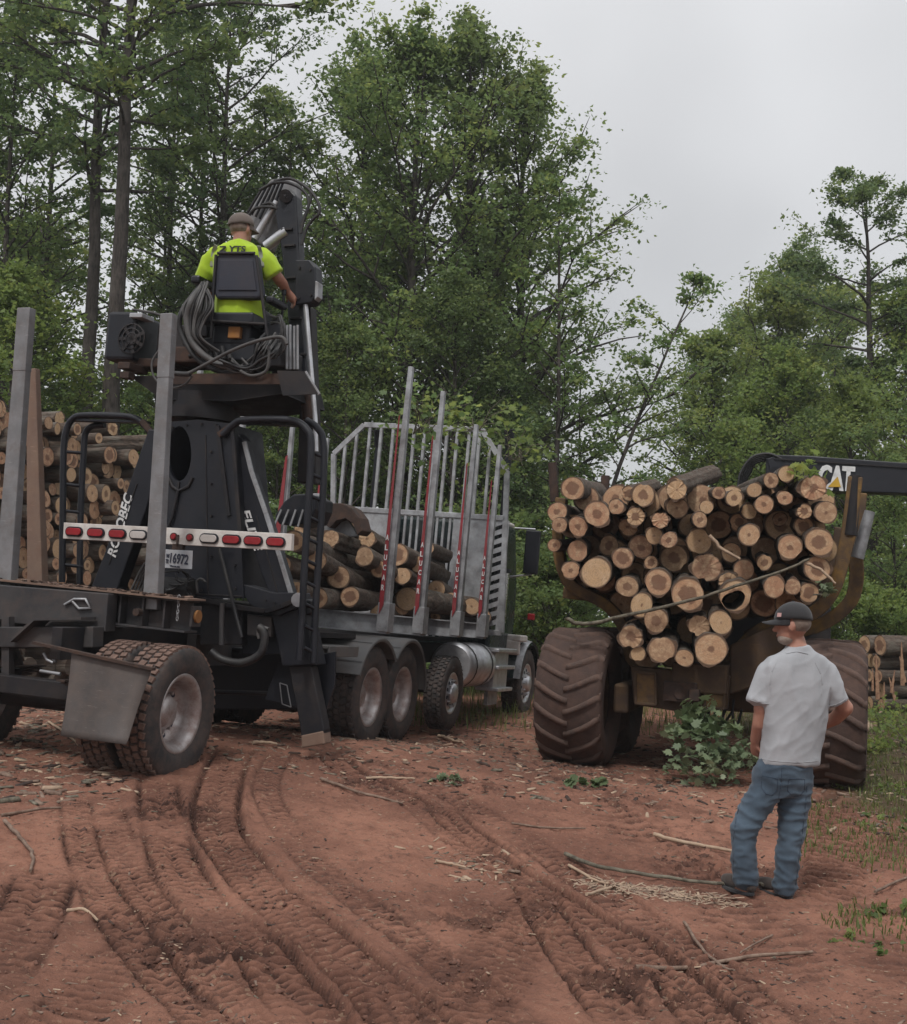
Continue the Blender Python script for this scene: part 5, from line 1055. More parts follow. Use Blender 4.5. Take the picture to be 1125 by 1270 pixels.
# logs on the forwarder: (x, y, radius) read off the load, 1 = how far back it sits
FL = [(129,117,35,0,'big pale log end at the top left corner of the forwarder load'),(80,192,31,0,'brownish oval log end at the far left, second row'),(87,233,23,-.1,'small bright orange log end tucked below the leftmost oval one'),
(146,238,32,0,'round log end with grey ring right of the small orange one'),(206,198,40,-.1,'large round log end under the top left corner log'),(267,175,24,.1,'small log end right of the large upper left one'),(352,138,36,0,'oval log end with a vertical dark crack near the top left'),
(328,206,28,.05,'ragged splintered log end below the cracked oval one'),(305,240,30,.35,'shaded log end behind the ragged splintered one'),(406,218,26,0,'small round log end with dark core right of the ragged one'),(70,297,20,.1,'tiny brown log end at the far left edge, third row'),
(144,314,33,.1,'dull brown log end under the grey-ringed one'),(243,298,30,.5,'dark log end deep in the left part of the load'),(122,376,29,0,'round tan log end lowest at the left edge'),(203,384,47,-.12,'largest log end at left with broad dark heart and splintered lip'),
(287,338,32,.05,'plain tan log end right and above the largest left one'),(345,302,36,.3,'broad shaded log end above the plain tan one'),(387,267,26,.15,'small reddish log end left of centre, upper half'),(434,280,27,0,'small log end with dark ring at upper centre'),
(377,352,21,.3,'small shaded log end in the middle left gap'),(450,338,42,.55,'large grey shaded log end deep in the centre'),(302,428,34,0,'log end with orange star heart at lower left'),(400,415,40,-.05,'large round log end with small dark heart left of centre'),
(347,487,38,-.05,'log end with black heart above the lower left pair'),(393,536,38,-.1,'pale log end with small star crack, lower left of centre'),(494,454,50,-.15,'large log end crossed by the thin branch at centre'),(458,122,32,.1,'split log end under the crosswise log at top centre'),
(460,178,32,.35,'dark shaded log end at top centre'),(532,216,25,-.1,'bright round log end at upper centre'),(553,176,21,.0,'small tan log end just above the bright upper centre one'),(592,131,20,.05,'small log end at the top edge right of centre'),
(641,147,26,-.1,'bright log end with dark heart in the top row, right of centre'),(705,122,22,.1,'small dull log end near the top, right half'),(688,190,25,.25,'shaded brown log end right of centre, upper half'),(656,225,28,.5,'dim log end deep in the upper centre'),
(736,168,28,-.1,'bright oval log end with small heart, upper right'),(758,91,24,0,'small round log end in the top row, left of the highest one'),(806,71,24,0,'highest log end of the load beside the green leaves'),(801,147,24,-.05,'small round log end below the highest one'),
(892,115,40,-.05,'large rough log end with peeling ring at top right'),(864,190,23,0,'small round log end below the rough top right one'),(862,237,30,.2,'oval brownish log end in the upper right'),(932,193,33,-.05,'log end whose mossy bark runs back to the right-hand post'),
(786,215,23,.6,'dark log end deep in the upper right gap'),(689,264,33,-.15,'round log end with cracked grey heart, centre right'),(818,303,37,-.05,'round log end with wide dark heart at right'),(911,288,44,-.1,'largest plain golden log end at the right side'),
(530,285,38,.4,'broad shaded log end in the exact centre'),(737,352,25,.1,'small pink plain log end right of centre'),(672,375,32,.3,'dull plain log end above the hollow one'),(632,320,30,.5,'shaded greenish log end behind the slanting stick'),
(553,368,46,.25,'big broken jagged log end in the centre'),(905,372,38,0,'log end with cracked heart where the thin branch ends'),(768,429,35,-.05,'round log end with dark heart, lower right'),(827,428,25,0,'small oval log end right of the lower right one'),
(878,448,30,.05,'plain brown log end lowest at right beside the bunk arm'),(645,458,50,-.1,'hollow crescent-shaped rotten log end'),(622,412,28,.1,'bitten half log end on top of the hollow one'),(598,542,38,-.1,'wide pale oval log end below the hollow one'),
(530,553,34,-.05,'rough pinkish log end left of the wide pale oval'),(312,588,36,-.1,'split ragged log end at the bottom left corner'),(336,641,24,-.05,'smallest log end at the bottom left with dark heart'),(411,628,40,-.1,'big round bright log end in the bottom row'),
(483,655,29,-.05,'small log end with pink star heart in the bottom row'),(567,628,50,-.15,'biggest pale log end at the bottom with tiny pith')]
FG = 'logs heaped on the forwarder'; ffw = Matrix.Rotation(R(7), 3, 'Z') @ Fw.M.to_3x3() @ Vector((1, 0, 0)); rn = random.Random(12); icr = CAMR.inverted().to_3x3()
for i, (zx, zy, zr, dx, lb) in enumerate(FL):
    px, py, rp = 660+zx/2.557, 560+zy/2.557, zr/2.557; w = Fw.M @ FH(px, py, 'x', -.42+dx*.9); d = -(icr @ (w-C0)).z
    me_ = LH if 'crescent' in lb else (LR[i % 4] if any(k in lb for k in ('ragged', 'rough', 'broken', 'split', 'bitten', 'jagged')) else LM[i % 7])
    log(w, ffw+Vector((rn.uniform(-.035, .035), 0, .085+rn.uniform(-.02, .02))), rp/FOC*d*1.08, rn.uniform(3.6, 4.1) if dx < .3 else 3.4, lb, FG, me_, None if 'crescent' not in lb else 2.5, 'log', i)
# set-back logs filling the gaps
poly = [(686,600),(760,600),(1040,600),(1040,700),(1020,745),(930,765),(900,830),(790,830),(770,770),(700,725),(684,660)]
def inside(x, y, pl_):
    c_ = False; j = len(pl_)-1
    for i in range(len(pl_)):
        if (pl_[i][1] > y) != (pl_[j][1] > y) and x < (pl_[j][0]-pl_[i][0])*(y-pl_[i][1])/(pl_[j][1]-pl_[i][1])+pl_[i][0]: c_ = not c_
        j = i
    return c_
k = 0; ON = 'first second third fourth fifth sixth seventh eighth ninth tenth eleventh'.split()
for iy in range(7):
    for ix in range(11):
        px, py = 694+ix*36+(iy % 2)*18, 620+iy*32
        if inside(px, py, poly) and inside(px+10, py, poly) and inside(px-10, py, poly):
            w = Fw.M @ FH(px+rn.uniform(-5, 5), py+rn.uniform(-4, 4), 'x', .12+rn.uniform(0, .3)); log(w, ffw, rn.uniform(.14, .18), 3.0, f'{ON[ix]} set-back shaded log from the left in the {ON[iy]} shaded row of the forwarder load', FG, LFAR[k % 5], None, 'log', k); k += 1
# crosswise and lengthwise logs seen on top
for (a_, c_, r_, lb) in (((838, 604), (884, 588), .10, 'mossy log lying askew across the top centre of the forwarder load'), ((780, 612), (812, 603), .08, 'short bark log lying on top left of the forwarder load')):
    p_, q_ = Fw.M @ FH(*a_, 'x', -.1), Fw.M @ FH(*c_, 'x', 1.6); log(p_, q_-p_, r_, (q_-p_).length, lb, FG, LR[0], 1, 'log')
def branch(name, pts, r0, r1, label, cat, mt, grp=None, n=7):
    pts = smooth_path(pts, 5); N = len(pts); o0 = pts[0].copy(); b = MB(); b.tube([p_-o0+Vector((rn.uniform(-1, 1), rn.uniform(-1, 1), rn.uniform(-.5, .5)))*r0*.5 for p_ in pts], [r0+(r1-r0)*i/(N-1) for i in range(N)], n)
    o = b.build(name, mt, None, 0, Matrix.Translation(o0)); tag(o, label, cat, grp); return o
def barkm(name, c1, c2):
    m, nt, bs = newmat(name); co = objco(nt); n_ = noise(nt, co, 14, 6, .7, .4); nt.links.new(mixc(nt, mapr(nt, n_, .38, .62), c1, c2), bs.inputs['Base Color']); bs.inputs['Roughness'].default_value = .9; bump(nt, bs, n_, .7, .01); return m
M['stick'] = barkm('stick_bark', (.12,.075,.055), (.24,.17,.13)); M['dry'] = barkm('dry_wood', (.30,.21,.15), (.42,.31,.22)); M['greenbr'] = barkm('grey_branch', (.07,.06,.045), (.18,.16,.12))
branch('branch', [Fw.M @ FH(px, py, 'x', -.62) for px, py in ((703, 766), (716, 773), (740, 772), (790, 760), (860, 744), (925, 723), (975, 706), (1003, 694))], .022, .012, 'long thin bare branch slung across the face of the forwarder load', 'branch', M['greenbr'])
branch('branch', [Fw.M @ FH(px, py, 'x', -.60) for px, py in ((1000, 698), (1018, 707), (1037, 724))], .018, .010, 'short broken twig at the right end of the long thin branch', 'branch', M['dry'])
branch('branch', [Fw.M @ FH(px, py, 'x', -.5) for px, py in ((880, 664), (895, 680), (917, 693))], .020, .014, 'pale slanting stick jammed between logs at the load centre', 'branch', M['dry'])
def sprig(name, center, rad, n, leaf, label, mt, seed, grp=None, flat=.8, stems=8, ncl=26, ground_y=None):
    rg = np.random.RandomState(seed); cen = rg.randn(ncl, 3)*np.array(rad)*.5
    o = empty(name, label, 'foliage' if name == 'leaf_sprig' else 'plant', Matrix.Translation(center), grp)
    place('leaves', leaves_mesh('leaves', cen, np.full(ncl, min(rad)*.7), n, leaf, mt, rg, flat, .5, True), o)
    b = MB(); r_ = random.Random(seed)
    for k in range(stems): c_ = Vector(cen[k % ncl]); b.tube([Vector((r_.uniform(-.1, .1), r_.uniform(-.1, .1), -rad[2]*.6)), c_*.5+Vector((0, 0, -.05)), c_], [.008, .006, .003], 5)
    b.build('stem', M['greenbr'], o); return o
ML['pale'] = leafmat('pale_upturned_leaves', (.07,.115,.055), (.14,.20,.105), (.26,.32,.17), .3)
ML['shade'] = leafmat('fresh_cut_leaves', (.09,.13,.07), (.16,.21,.12), (.30,.35,.22), .3)
c_ = Fw.M @ FH(882, 932, 'x', -.75); sprig('maple_branch', c_+Vector((0, 0, 0)), (.32, .26, .24), 8, .095, 'leafy maple bough dragged under the rear of the forwarder', ML['shade'], 3, ncl=34)
c_ = Fw.M @ FH(868, 895, 'x', -.6); sprig('maple_branch', c_, (.34, .2, .14), 8, .115, 'pale-leaved twig drooping just below the forwarder hitch', ML['pale'], 5, ncl=18)
sprig('leaf_sprig', Fw.M @ FH(988, 590, 'x', -.2), (.16, .2, .16), 10, .10, 'green leaves sticking up between top logs beside the boom lettering', ML['lime'], 6, ncl=8)
sprig('leaf_sprig', Fw.M @ FH(1020, 730, 'x', -.55), (.08, .08, .10), 7, .08, 'small green leaves hanging by the lower right logs', ML['shade'], 7, ncl=4)
g_ = G(723, 976); sprig('leaf_sprig', g_+Vector((0, 0, .03)), (.20, .16, .03), 8, .10, 'pale upturned leaves lying alone on the dirt before the forwarder', ML['pale'], 8, ncl=7)
g_ = G(560, 972); sprig('leaf_sprig', g_+Vector((0, 0, .02)), (.22, .2, .03), 6, .06, 'few small leaves and twigs on the dirt in mid picture', ML['shade'], 9, ncl=7)
# leafy twigs hanging over the headboard
for i, (px, py, d_, rd_, lb) in enumerate([(522, 512, 15.5, (.55, .4, .45), 'leafy bough hanging over the second red stake'), (590, 515, 16.5, (.7, .4, .35), 'leafy bough hanging over the right half of the headboard'), (640, 545, 17, (.6, .5, .5), 'leafy bough drooping past the right corner of the headboard')]):
    sprig('overhanging_bough', P(px, py, d_), rd_, 6, .10, lb, ML['lime' if i else 'maple'], 40+i, ncl=20, stems=14)
# ------------------------------------------------------------------ log stacks
SG = 'logs in the tall stack at the left'
A0, A1 = Vector((-6.0, 15.2, 0)), Vector((-4.25, 18.6, 0)); fdir = (A1-A0).normalized(); ldir = Vector((-fdir.y, fdir.x, 0)).normalized()
ldir = Vector((-.84, .30, 0)).normalized()
rows = 19; k = 0; OR = 'first second third fourth fifth sixth seventh eighth ninth tenth eleventh twelfth thirteenth fourteenth fifteenth sixteenth seventeenth eighteenth nineteenth'.split()
for r_ in range(rows):
    n_ = 15 if r_ < 17 else (13 if r_ == 17 else 9); off = (r_ % 2)*.5
    low = MB() if r_ < 8 else None
    for j in range(n_):
        rad = rn.choice([.085, .105, .12, .13, .15]); t = (j+off+rn.uniform(-.12, .12))/15; p_ = A0.lerp(A1, t) if r_ < 17 else A0.lerp(A1, t*.93)
        p_ = Vector((p_.x, p_.y, .18+r_*.202+rn.uniform(-.03, .03)+gz(p_.x, p_.y)-.1)); p_ -= ldir*rn.uniform(-.28, .25); 
        dd = ldir+Vector((rn.uniform(-.09, .09), rn.uniform(-.09, .09), rn.uniform(-.02, .02))); big = 'thick' if rad > .125 else ('medium' if rad > .1 else 'thin')
        ow = OR[18-r_]; oc_ = OR[j]
        if low is not None:
            low.tube([p_, p_+dd*3], rad, 10); k += 1; continue
        log(p_, dd, rad, rn.uniform(2.5, 3.2), f'{big} log {oc_} from the near end in the {ow} row down of the left stack', SG, LFAR[k % 5], None, 'log', k); k += 1
    if low is not None: o = low.build('hidden_logs', MBK); tag(o, 'bark logs in the lowest rows of the left stack, hidden by the trailer', 'logs', kind='stuff')
for q in range(4):
    p_ = A0.lerp(A1, .1+.27*q)+ldir*.1; p_.z = 19*.202+.16+rn.uniform(0, .08); log(p_, ldir+Vector((0, rn.uniform(-.1, .1), 0)), .12, 3.0, ['thick', 'mossy', 'peeled', 'crooked'][q]+' log lying loose along the very top of the left stack', SG, LR[q % 3], None, 'log', q)
RG = 'logs in the small stack at the right'
base = P(1080, 860, 20.0); z0 = gz(base.x, base.y)
ld2 = Vector((.93, .25, 0)).normalized(); st = [(0,0,.15),(0,.35,.13),(0,.7,.14),(.05,.1,.13),(0,.45,.14),(.02,.9,.12),(.1,.2,.16),(.05,.55,.14),(0,.0,.13),(.15,.35,.12)]
k = 0
for r_ in range(5):
    for j in range(5-(r_ == 4)*3):
        rad = rn.uniform(.10, .14) if r_ < 4 else .17; p_ = Vector((base.x+(.12 if r_ < 4 else .05)+rn.uniform(-.12, .12), base.y+j*.27+(r_ % 2)*.12, z0+.12+r_*.235+(.04 if r_ == 4 else 0)))
        log(p_, ld2+Vector((0, rn.uniform(-.05, .05), rn.uniform(-.02, .02))), rad, 3.0, f"{['lowest', 'second lowest', 'middle', 'second highest', 'thick top'][r_]} layer log, number {['one','two','three','four','five'][j]} from the front, in the right stack", RG, LFAR[k % 5], None, 'log', k); k += 1
M['redwood'] = barkm('split_red_wood', (.20,.105,.065), (.40,.24,.15))
def slab(p_, q_, label, cat, mt, grp, n=5):
    b = MB(); m_ = p_.lerp(q_, .6); w_ = rn.uniform(.035, .075); b.beam(Vector(), m_-p_, w_, .03, (0, 1, 0), 0, w_*.8, .02); b.beam(m_-p_, q_-p_, w_*.6, .02, (0, 1, 0), 0, .012, .006); o = b.build('broken_slab', mt, None, .003, Matrix.Translation(p_)); tag(o, label, cat, grp); return o
for i in range(9):
    p_ = Vector((base.x-.25+.085*i+rn.uniform(-.03, .03), base.y-.34+rn.uniform(-.1, .05), z0+.3+rn.uniform(-.15, .25))); slab(p_, p_+Vector((rn.uniform(-.07, .07), rn.uniform(-.05, .1), rn.uniform(.3, .75))), ['first','second','third','fourth','fifth','sixth','seventh','eighth','ninth'][i]+' upright splintered slab from the left before the right stack', 'wood slab', M['redwood'], 'splintered slabs against the right stack', 5)
# ------------------------------------------------------------------ people
from mathutils import noise as mnoise
def skinmat(name, c, c2):
    m, nt, bs = newmat(name); co = objco(nt); nt.links.new(mixc(nt, mapr(nt, noise(nt, co, 9, 4), .35, .65), c, c2), bs.inputs['Base Color']); bs.inputs['Roughness'].default_value = .5
    bs.inputs['Subsurface Weight'].default_value = .08; bump(nt, bs, noise(nt, co, 120, 3), .15, .002); return m
def clothmat(name, c1, c2, scale=5, fine=400, st=.25, rough=.9):
    m, nt, bs = newmat(name); co = objco(nt); n_ = noise(nt, co, scale, 5, .6); nt.links.new(mixc(nt, mapr(nt, n_, .35, .68), c1, c2), bs.inputs['Base Color']); bs.inputs['Roughness'].default_value = rough
    bs.inputs['Sheen Weight'].default_value = .15; bump(nt, bs, mth(nt, 'ADD', noise(nt, co, fine, 2), mth(nt, 'MULTIPLY', noise(nt, co, 22, 4, .6), 2.)), st, .004); return m
M['skin'] = skinmat('skin', (.42,.22,.16), (.34,.16,.115)); M['skin2'] = skinmat('skin_tan', (.38,.20,.14), (.30,.14,.10))
M['tee'] = clothmat('grey_marl_cotton', (.39,.40,.425), (.32,.33,.35)); M['jeans'] = clothmat('faded_denim', (.085,.125,.17), (.035,.052,.075), 3.2)
M['hivis'] = clothmat('fluorescent_cloth', (.38,.54,.03), (.30,.44,.02), 4, 200, .2); M['silver'] = clothmat('silver_tape', (.34,.36,.30), (.28,.30,.24))
M['cap'] = clothmat('dark_cap_cloth', (.022,.022,.026), (.035,.034,.036)); M['shoe'] = clothmat('dusty_shoe', (.055,.04,.034), (.032,.026,.024)); M['hair'] = clothmat('greying_hair', (.13,.09,.07), (.22,.17,.14), 30); M['beard'] = clothmat('grey_beard', (.34,.28,.24), (.22,.17,.14), 40)
M['darkcloth'] = clothmat('dark_trousers', (.03,.032,.04), (.05,.05,.055)); M['patch'] = clothmat('patch', (.55,.35,.33), (.4,.2,.2))
class Blob:
    def __init__(s): s.b = MB()
    def limb(s, pts, rs, n=14, flat=1.0, end=True):
        pts = [Vector(p) for p in pts]; s.b.tube(pts, list(rs), n, 0, True)
        for p_, r_ in list(zip(pts, rs))[:None if end else -1]: s.ball(p_, (r_*.985,)*3)
        return s
    def ball(s, c, r, Rm=None, n=12):
        vs = []; c = Vector(c)
        for i in range(n+1):
            for k in range(2*n):
                a, t = math.pi*k/n, math.pi*i/n; v = Vector((r[0]*math.sin(t)*math.cos(a), r[1]*math.sin(t)*math.sin(a), r[2]*math.cos(t))); vs.append(c+(Rm @ v if Rm else v))
        s.b.add(vs, [(i*2*n+k, i*2*n+(k+1) % (2*n), (i+1)*2*n+(k+1) % (2*n), (i+1)*2*n+k) for i in range(n) for k in range(2*n)], 0, True); return s
    def loft(s, rings, right, n=24, pw=2.3):
        """rings: (centre, half width, half depth)"""
        vs = []; right = Vector(right).normalized(); N = len(rings)
        for c, a, b_ in rings:
            up = Vector((0, 0, 1)); f = up.cross(right).normalized()
            for k in range(n):
                t = 2*math.pi*k/n; cx = abs(math.cos(t))**(2/pw)*(1 if math.cos(t) > 0 else -1); sy = abs(math.sin(t))**(2/pw)*(1 if math.sin(t) > 0 else -1); vs.append(Vector(c)+right*a*cx+f*b_*sy)
        fs = [(i*n+k, i*n+(k+1) % n, (i+1)*n+(k+1) % n, (i+1)*n+k) for i in range(N-1) for k in range(n)]+[tuple(range(n))[::-1], tuple((N-1)*n+k for k in range(n))]
        s.b.add(vs, fs, 0, True); return s
    def done(s, name, mat, parent, voxel=.012, it=6, disp=None):
        me0 = s.b.mesh(name, mat); fixn(me0); o = bpy.data.objects.new('tmp', me0); COL.objects.link(o)
        r_ = o.modifiers.new('r', 'REMESH'); r_.mode = 'VOXEL'; r_.voxel_size = voxel; r_.use_smooth_shade = True
        sm_ = o.modifiers.new('s', 'SMOOTH'); sm_.iterations = it; sm_.factor = .5
        dg = bpy.context.evaluated_depsgraph_get(); dg.update(); me = bpy.data.meshes.new_from_object(o.evaluated_get(dg)); bpy.data.objects.remove(o); me.name = name
        if disp:
            n_ = len(me.vertices); co = np.empty(n_*3, np.float32); me.vertices.foreach_get('co', co); co = co.reshape(-1, 3).astype(float)
            nr = np.array([v.normal[:] for v in me.vertices]); me.vertices.foreach_set('co', (co+nr*np.array([disp(c, n2) for c, n2 in zip(co, nr)])[:, None]).astype(np.float32).ravel()); me.update()
        me.materials.clear(); me.materials.append(mat); me.polygons.foreach_set('use_smooth', [True]*len(me.polygons)); return place(name, me, parent)
def hand(bl, wrist, fingers_dir, palm_n, sc_=1.0, curl=.5, side=1):
    """palm, four unequal bent fingers and a thumb added to a blob"""
    f = Vector(fingers_dir).normalized(); n_ = Vector(palm_n); n_ = (n_-f*n_.dot(f)).normalized(); r_ = f.cross(n_)*side; w = Vector(wrist)
    bl.limb([w, w+f*.05*sc_, w+f*.085*sc_], [.027*sc_, .033*sc_, .034*sc_]); 
    for k, ln in enumerate((.068, .078, .074, .058)):
        o = w+f*.085*sc_+r_*(.030-.020*k)*sc_; d1 = (f+n_*curl*.5).normalized(); d2 = (f+n_*curl*1.6).normalized(); a_ = o+d1*ln*.5*sc_
        bl.limb([o, a_, a_+d2*ln*.5*sc_], [.0098*sc_, .009*sc_, .0078*sc_], 8)
    o = w+f*.03*sc_+r_*.03*sc_; bl.limb([o, o+(f*.6+r_*.7+n_*.2)*.045*sc_, o+(f*1.2+r_*.8+n_*.5)*.055*sc_], [.013*sc_, .011*sc_, .009*sc_], 8)
def head(bl, c, f, sc_=1.0):
    """skull, jaw, nose, ears; f = facing direction"""
    f = Vector(f).normalized(); up = Vector((0, 0, 1)); r_ = f.cross(up).normalized(); Rm = Matrix((r_, f, up)).transposed()
    c = Vector(c); bl.ball(c+up*.02*sc_, (.078*sc_, .098*sc_, .098*sc_), Rm); bl.ball(c+f*.028*sc_-up*.045*sc_, (.060*sc_, .066*sc_, .072*sc_), Rm)
    bl.limb([c+f*.088*sc_+up*.015*sc_, c+f*.112*sc_-up*.022*sc_], [.012*sc_, .016*sc_], 8); bl.ball(c+f*.085*sc_+up*.035*sc_, (.05*sc_, .014*sc_, .012*sc_), Rm); bl.ball(c+f*.092*sc_-up*.058*sc_, (.026*sc_, .012*sc_, .010*sc_), Rm)
    for s in (-1, 1): bl.ball(c+r_*s*.080*sc_-f*.008*sc_-up*.005*sc_, (.012*sc_, .022*sc_, .034*sc_), Rm); bl.ball(c+r_*s*.03*sc_+f*.084*sc_+up*.012*sc_, (.015*sc_, .01*sc_, .01*sc_), Rm)
    return r_, Rm
# --- the man watching
D = 7.35
man = empty('person', 'man in grey T-shirt, faded jeans and dark cap standing with hands at his front pockets', 'person', Matrix.Identity(4))
rt = Vector((.966, .22, 0))
pp = lambda px, py, dd=0.: P(px, py, D+dd)
foot = pp(948, 1108); zman = 0.0
sh = [(990, 800, 13, .062), (990, 806, 17, .068), (989, 811, 26, .08), (988, 817, 36, .09), (987, 826, 43, .10), (986, 842, 44, .112), (986, 862, 43, .12), (985, 885, 42, .125), (983, 910, 39.5, .13), (980, 932, 38, .135), (979, 945, 38.5, .137), (979, 949, 37.5, .133)]
rings = [(pp(x, y), hw/204., dp) for x, y, hw, dp in sh]
bl = Blob(); bl.loft([(pp(x, y), hw/204.*.90, dp*.88) for x, y, hw, dp in sh[:-1]]+[(pp(974, 960), .13, .09)], rt)
bl.limb([pp(990, 812), pp(987, 795, .01)], [.062, .058]); hc = pp(984, 776, .0); hf = Vector((-.88, .46, -.05)); hr_, hRm = head(bl, hc, hf, 1.0)
bl.limb([pp(958, 833), pp(946, 857, -.01), pp(944, 880, -.02)], [.042, .045, .046]); bl.limb([pp(945, 878, -.02), pp(942, 898, .0), pp(937, 918, .06)], [.046, .045, .033]); hand(bl, pp(937, 918, .06), pp(939, 945, .16)-pp(937, 918, .06), Vector((1, .3, 0)), 1.05, .35)
bl.limb([pp(1018, 834, .05), pp(1032, 856, .055), pp(1049, 878, .07)], [.042, .045, .046]); bl.limb([pp(1049, 878, .07), pp(1036, 891, .18), pp(1014, 902, .30)], [.047, .043, .032]); hand(bl, pp(1014, 902, .30), pp(995, 915, .33)-pp(1014, 902, .30), Vector((-1, -.6, 0)), 1.0, .5, -1)
LL = [(958, 972), (938, 998), (923, 1030), (922, 1062), (925, 1091)]; RL = [(990, 964), (984, 1000), (981, 1032), (977, 1064), (974, 1098)]
lr = [.088, .078, .06, .052, .042]
bl.limb([pp(x, y, -.03) for x, y in LL], lr); bl.limb([pp(x, y, .02) for x, y in RL], lr)
fl_ = pp(926, 1100, -.03); fr_ = pp(973, 1108, .02)
bl.limb([fl_, fl_+Vector((-.05, .12, -.0))], [.045, .035]); bl.limb([fr_, fr_+Vector((-.06, .12, -.0))], [.045, .035])
bl.done('body', M['skin'], man, .0075, 5)
def fold(amp, fr, sx=(1, 1, 1), seed=0., extra=None):
    def f(c, n_):
        v = Vector((c[0]*sx[0]*fr+seed, c[1]*sx[1]*fr, c[2]*sx[2]*fr)); q = mnoise.noise(v); r_ = (1-abs(mnoise.noise(v*1.9+Vector((5, 1, 2)))))**3; d = amp*(q*.8+r_*.9-.35)
        if extra: d += extra(c)
        return d
    return f
bl = Blob(); bl.loft(rings, rt, 32)
bl.limb([pp(962, 824, -.0), pp(952, 834, -.01), pp(946, 850, -.01), pp(942, 863, -.01), pp(940, 873, -.02)], [.058, .068, .073, .076, .079], 18, 1, False); bl.limb([pp(1014, 824, .04), pp(1024, 834, .05), pp(1031, 850, .05), pp(1036, 862, .06), pp(1040, 872, .06)], [.058, .068, .073, .075, .077], 18, 1, False)
zt0 = pp(980, 945).z
tee = bl.done('shirt', M['tee'], man, .011, 7, fold(.012, 4.2, (1, 1, .45), 2., lambda c: .0035*((1-abs(mnoise.noise(Vector((c[0]*9-c[2]*6, c[1]*9, c[2]*7+3)))))**5-.35)))
bl = Blob(); bl.loft([(pp(978, 937), .155, .115), (pp(974, 947), .174, .125), (pp(970, 960), .182, .13), (pp(968, 976), .176, .125), (pp(967, 988), .15, .11)], rt, 28)
jr = [.096, .094, .080, .074, .072]
bl.limb([pp(x, y, -.03) for x, y in LL]+[pp(925, 1094, -.03)], jr+[.068], 18, 1, False); bl.limb([pp(x, y, .02) for x, y in RL]+[pp(974, 1101, .02)], jr+[.068], 18, 1, False)
zk = pp(925, 1060).z
jeans = bl.done('jeans', M['jeans'], man, .010, 5, fold(.012, 6.5, (.6, .6, 1.6), 9., lambda c: .009*((1-abs(mnoise.noise(Vector((c[0]*8+c[2]*7, c[1]*8-c[2]*5, c[2]*11)))))**6-.3)*max(.25, min(1, (zk-c[2])/.2+.3))))
for c_, dv in ((fl_, Vector((-.45, .9, 0))), (fr_, Vector((-.5, .87, 0)))):
    dv.normalize(); zb_ = hz(c_.x, c_.y)+.0; c2 = Vector((c_.x, c_.y, zb_+.05)); b = Blob(); b.limb([c2-dv*.035, c2+dv*.06, c2+dv*.15, c2+dv*.19], [.038, .041, .042, .034]); b.limb([c2+Vector((0, 0, .0)), c2+Vector((0, 0, .08))], [.044, .044]); b.done('shoe', M['shoe'], man, .009, 4)
    b2 = MB(); side = Vector((dv.y, -dv.x, 0)); pts = []
    for k in range(20):
        a = 2*math.pi*k/20; pts.append(Vector((c_.x, c_.y, zb_-.004))+dv*(.08+.14*math.cos(a))+side*.053*math.sin(a))
    b2.prism(pts, (0, 0, .02)); b2.build('sole', M['cap'], man, .004)
def cap(parent, c, f, sc_, mat, brim=True, patch=None):
    f = Vector(f).normalized(); up = Vector((0, 0, 1)); r_ = f.cross(up).normalized(); vs = []; n, m_ = 28, 9; c = Vector(c)
    for i in range(m_+1):
        t = math.pi/2*i/m_
        for k in range(n):
            a = 2*math.pi*k/n; e = (1-abs(math.sin(t))**2.4)**.5 if i < m_ else .01; vs.append(c+(r_*math.cos(a)*.092*e+f*math.sin(a)*.108*e+up*(.105*math.sin(t)+.006*math.cos(a*2)*(1-i/m_)))*sc_)
    b = MB(); b.add(vs, [(i*n+k, i*n+(k+1) % n, (i+1)*n+(k+1) % n, (i+1)*n+k) for i in range(m_) for k in range(n)], 0, True); o = b.build('cap', mat, parent)
    md = o.modifiers.new('s', 'SOLIDIFY'); md.thickness = .004
    b = MB(); b.ball = None; b.tube([c+up*.104*sc_, c+up*.110*sc_], .008, 10); b.build('cap_button', mat, o)
    if brim:
        vs = []; nb2 = 14
        for j in range(5):
            for k in range(nb2+1):
                a = math.pi*(k/nb2); u = j/4; ext = .075*math.sin(a)**.6*u; x_ = .088*math.cos(a); y_ = .104*math.sin(a)**.9; vs.append(c+(r_*x_*(1-.05*u)+f*(y_+ext)+up*(.006-.028*(x_/.09)**2*u-.012*u))*sc_)
        b = MB(); b.add(vs, [(j*(nb2+1)+k, j*(nb2+1)+k+1, (j+1)*(nb2+1)+k+1, (j+1)*(nb2+1)+k) for j in range(4) for k in range(nb2)], 0, True); bo = b.build('cap_brim', mat, o); md = bo.modifiers.new('s', 'SOLIDIFY'); md.thickness = .005
    if patch:
        p_ = c+(-r_*.080+f*.055+up*.03)*sc_; b = MB(); nrm = (p_-c-up*.03).normalized(); tt = up.cross(nrm).normalized(); b.add([p_+nrm*.012+tt*.018-up*.012, p_+nrm*.012-tt*.018-up*.012, p_+nrm*.008-tt*.018+up*.012, p_+nrm*.008+tt*.018+up*.012], [(0,1,2,3)]); b.build('cap_patch', M['patch'], o)
    return o
cap(man, hc+Vector((0, 0, .035)), hf, 1.06, M['cap'], True, True)
bl = Blob(); bl.ball(hc-hf.normalized()*.016+Vector((0, 0, .012)), (.083, .092, .068), hRm); bl.done('hair', M['hair'], man, .008, 4)
bl = Blob(); bl.ball(hc+hf.normalized()*.036-Vector((0, 0, .075)), (.058, .060, .044), hRm); bl.ball(hc+hf.normalized()*.082-Vector((0, 0, .042)), (.034, .016, .010), hRm); bl.done('beard', M['beard'], man, .007, 3)
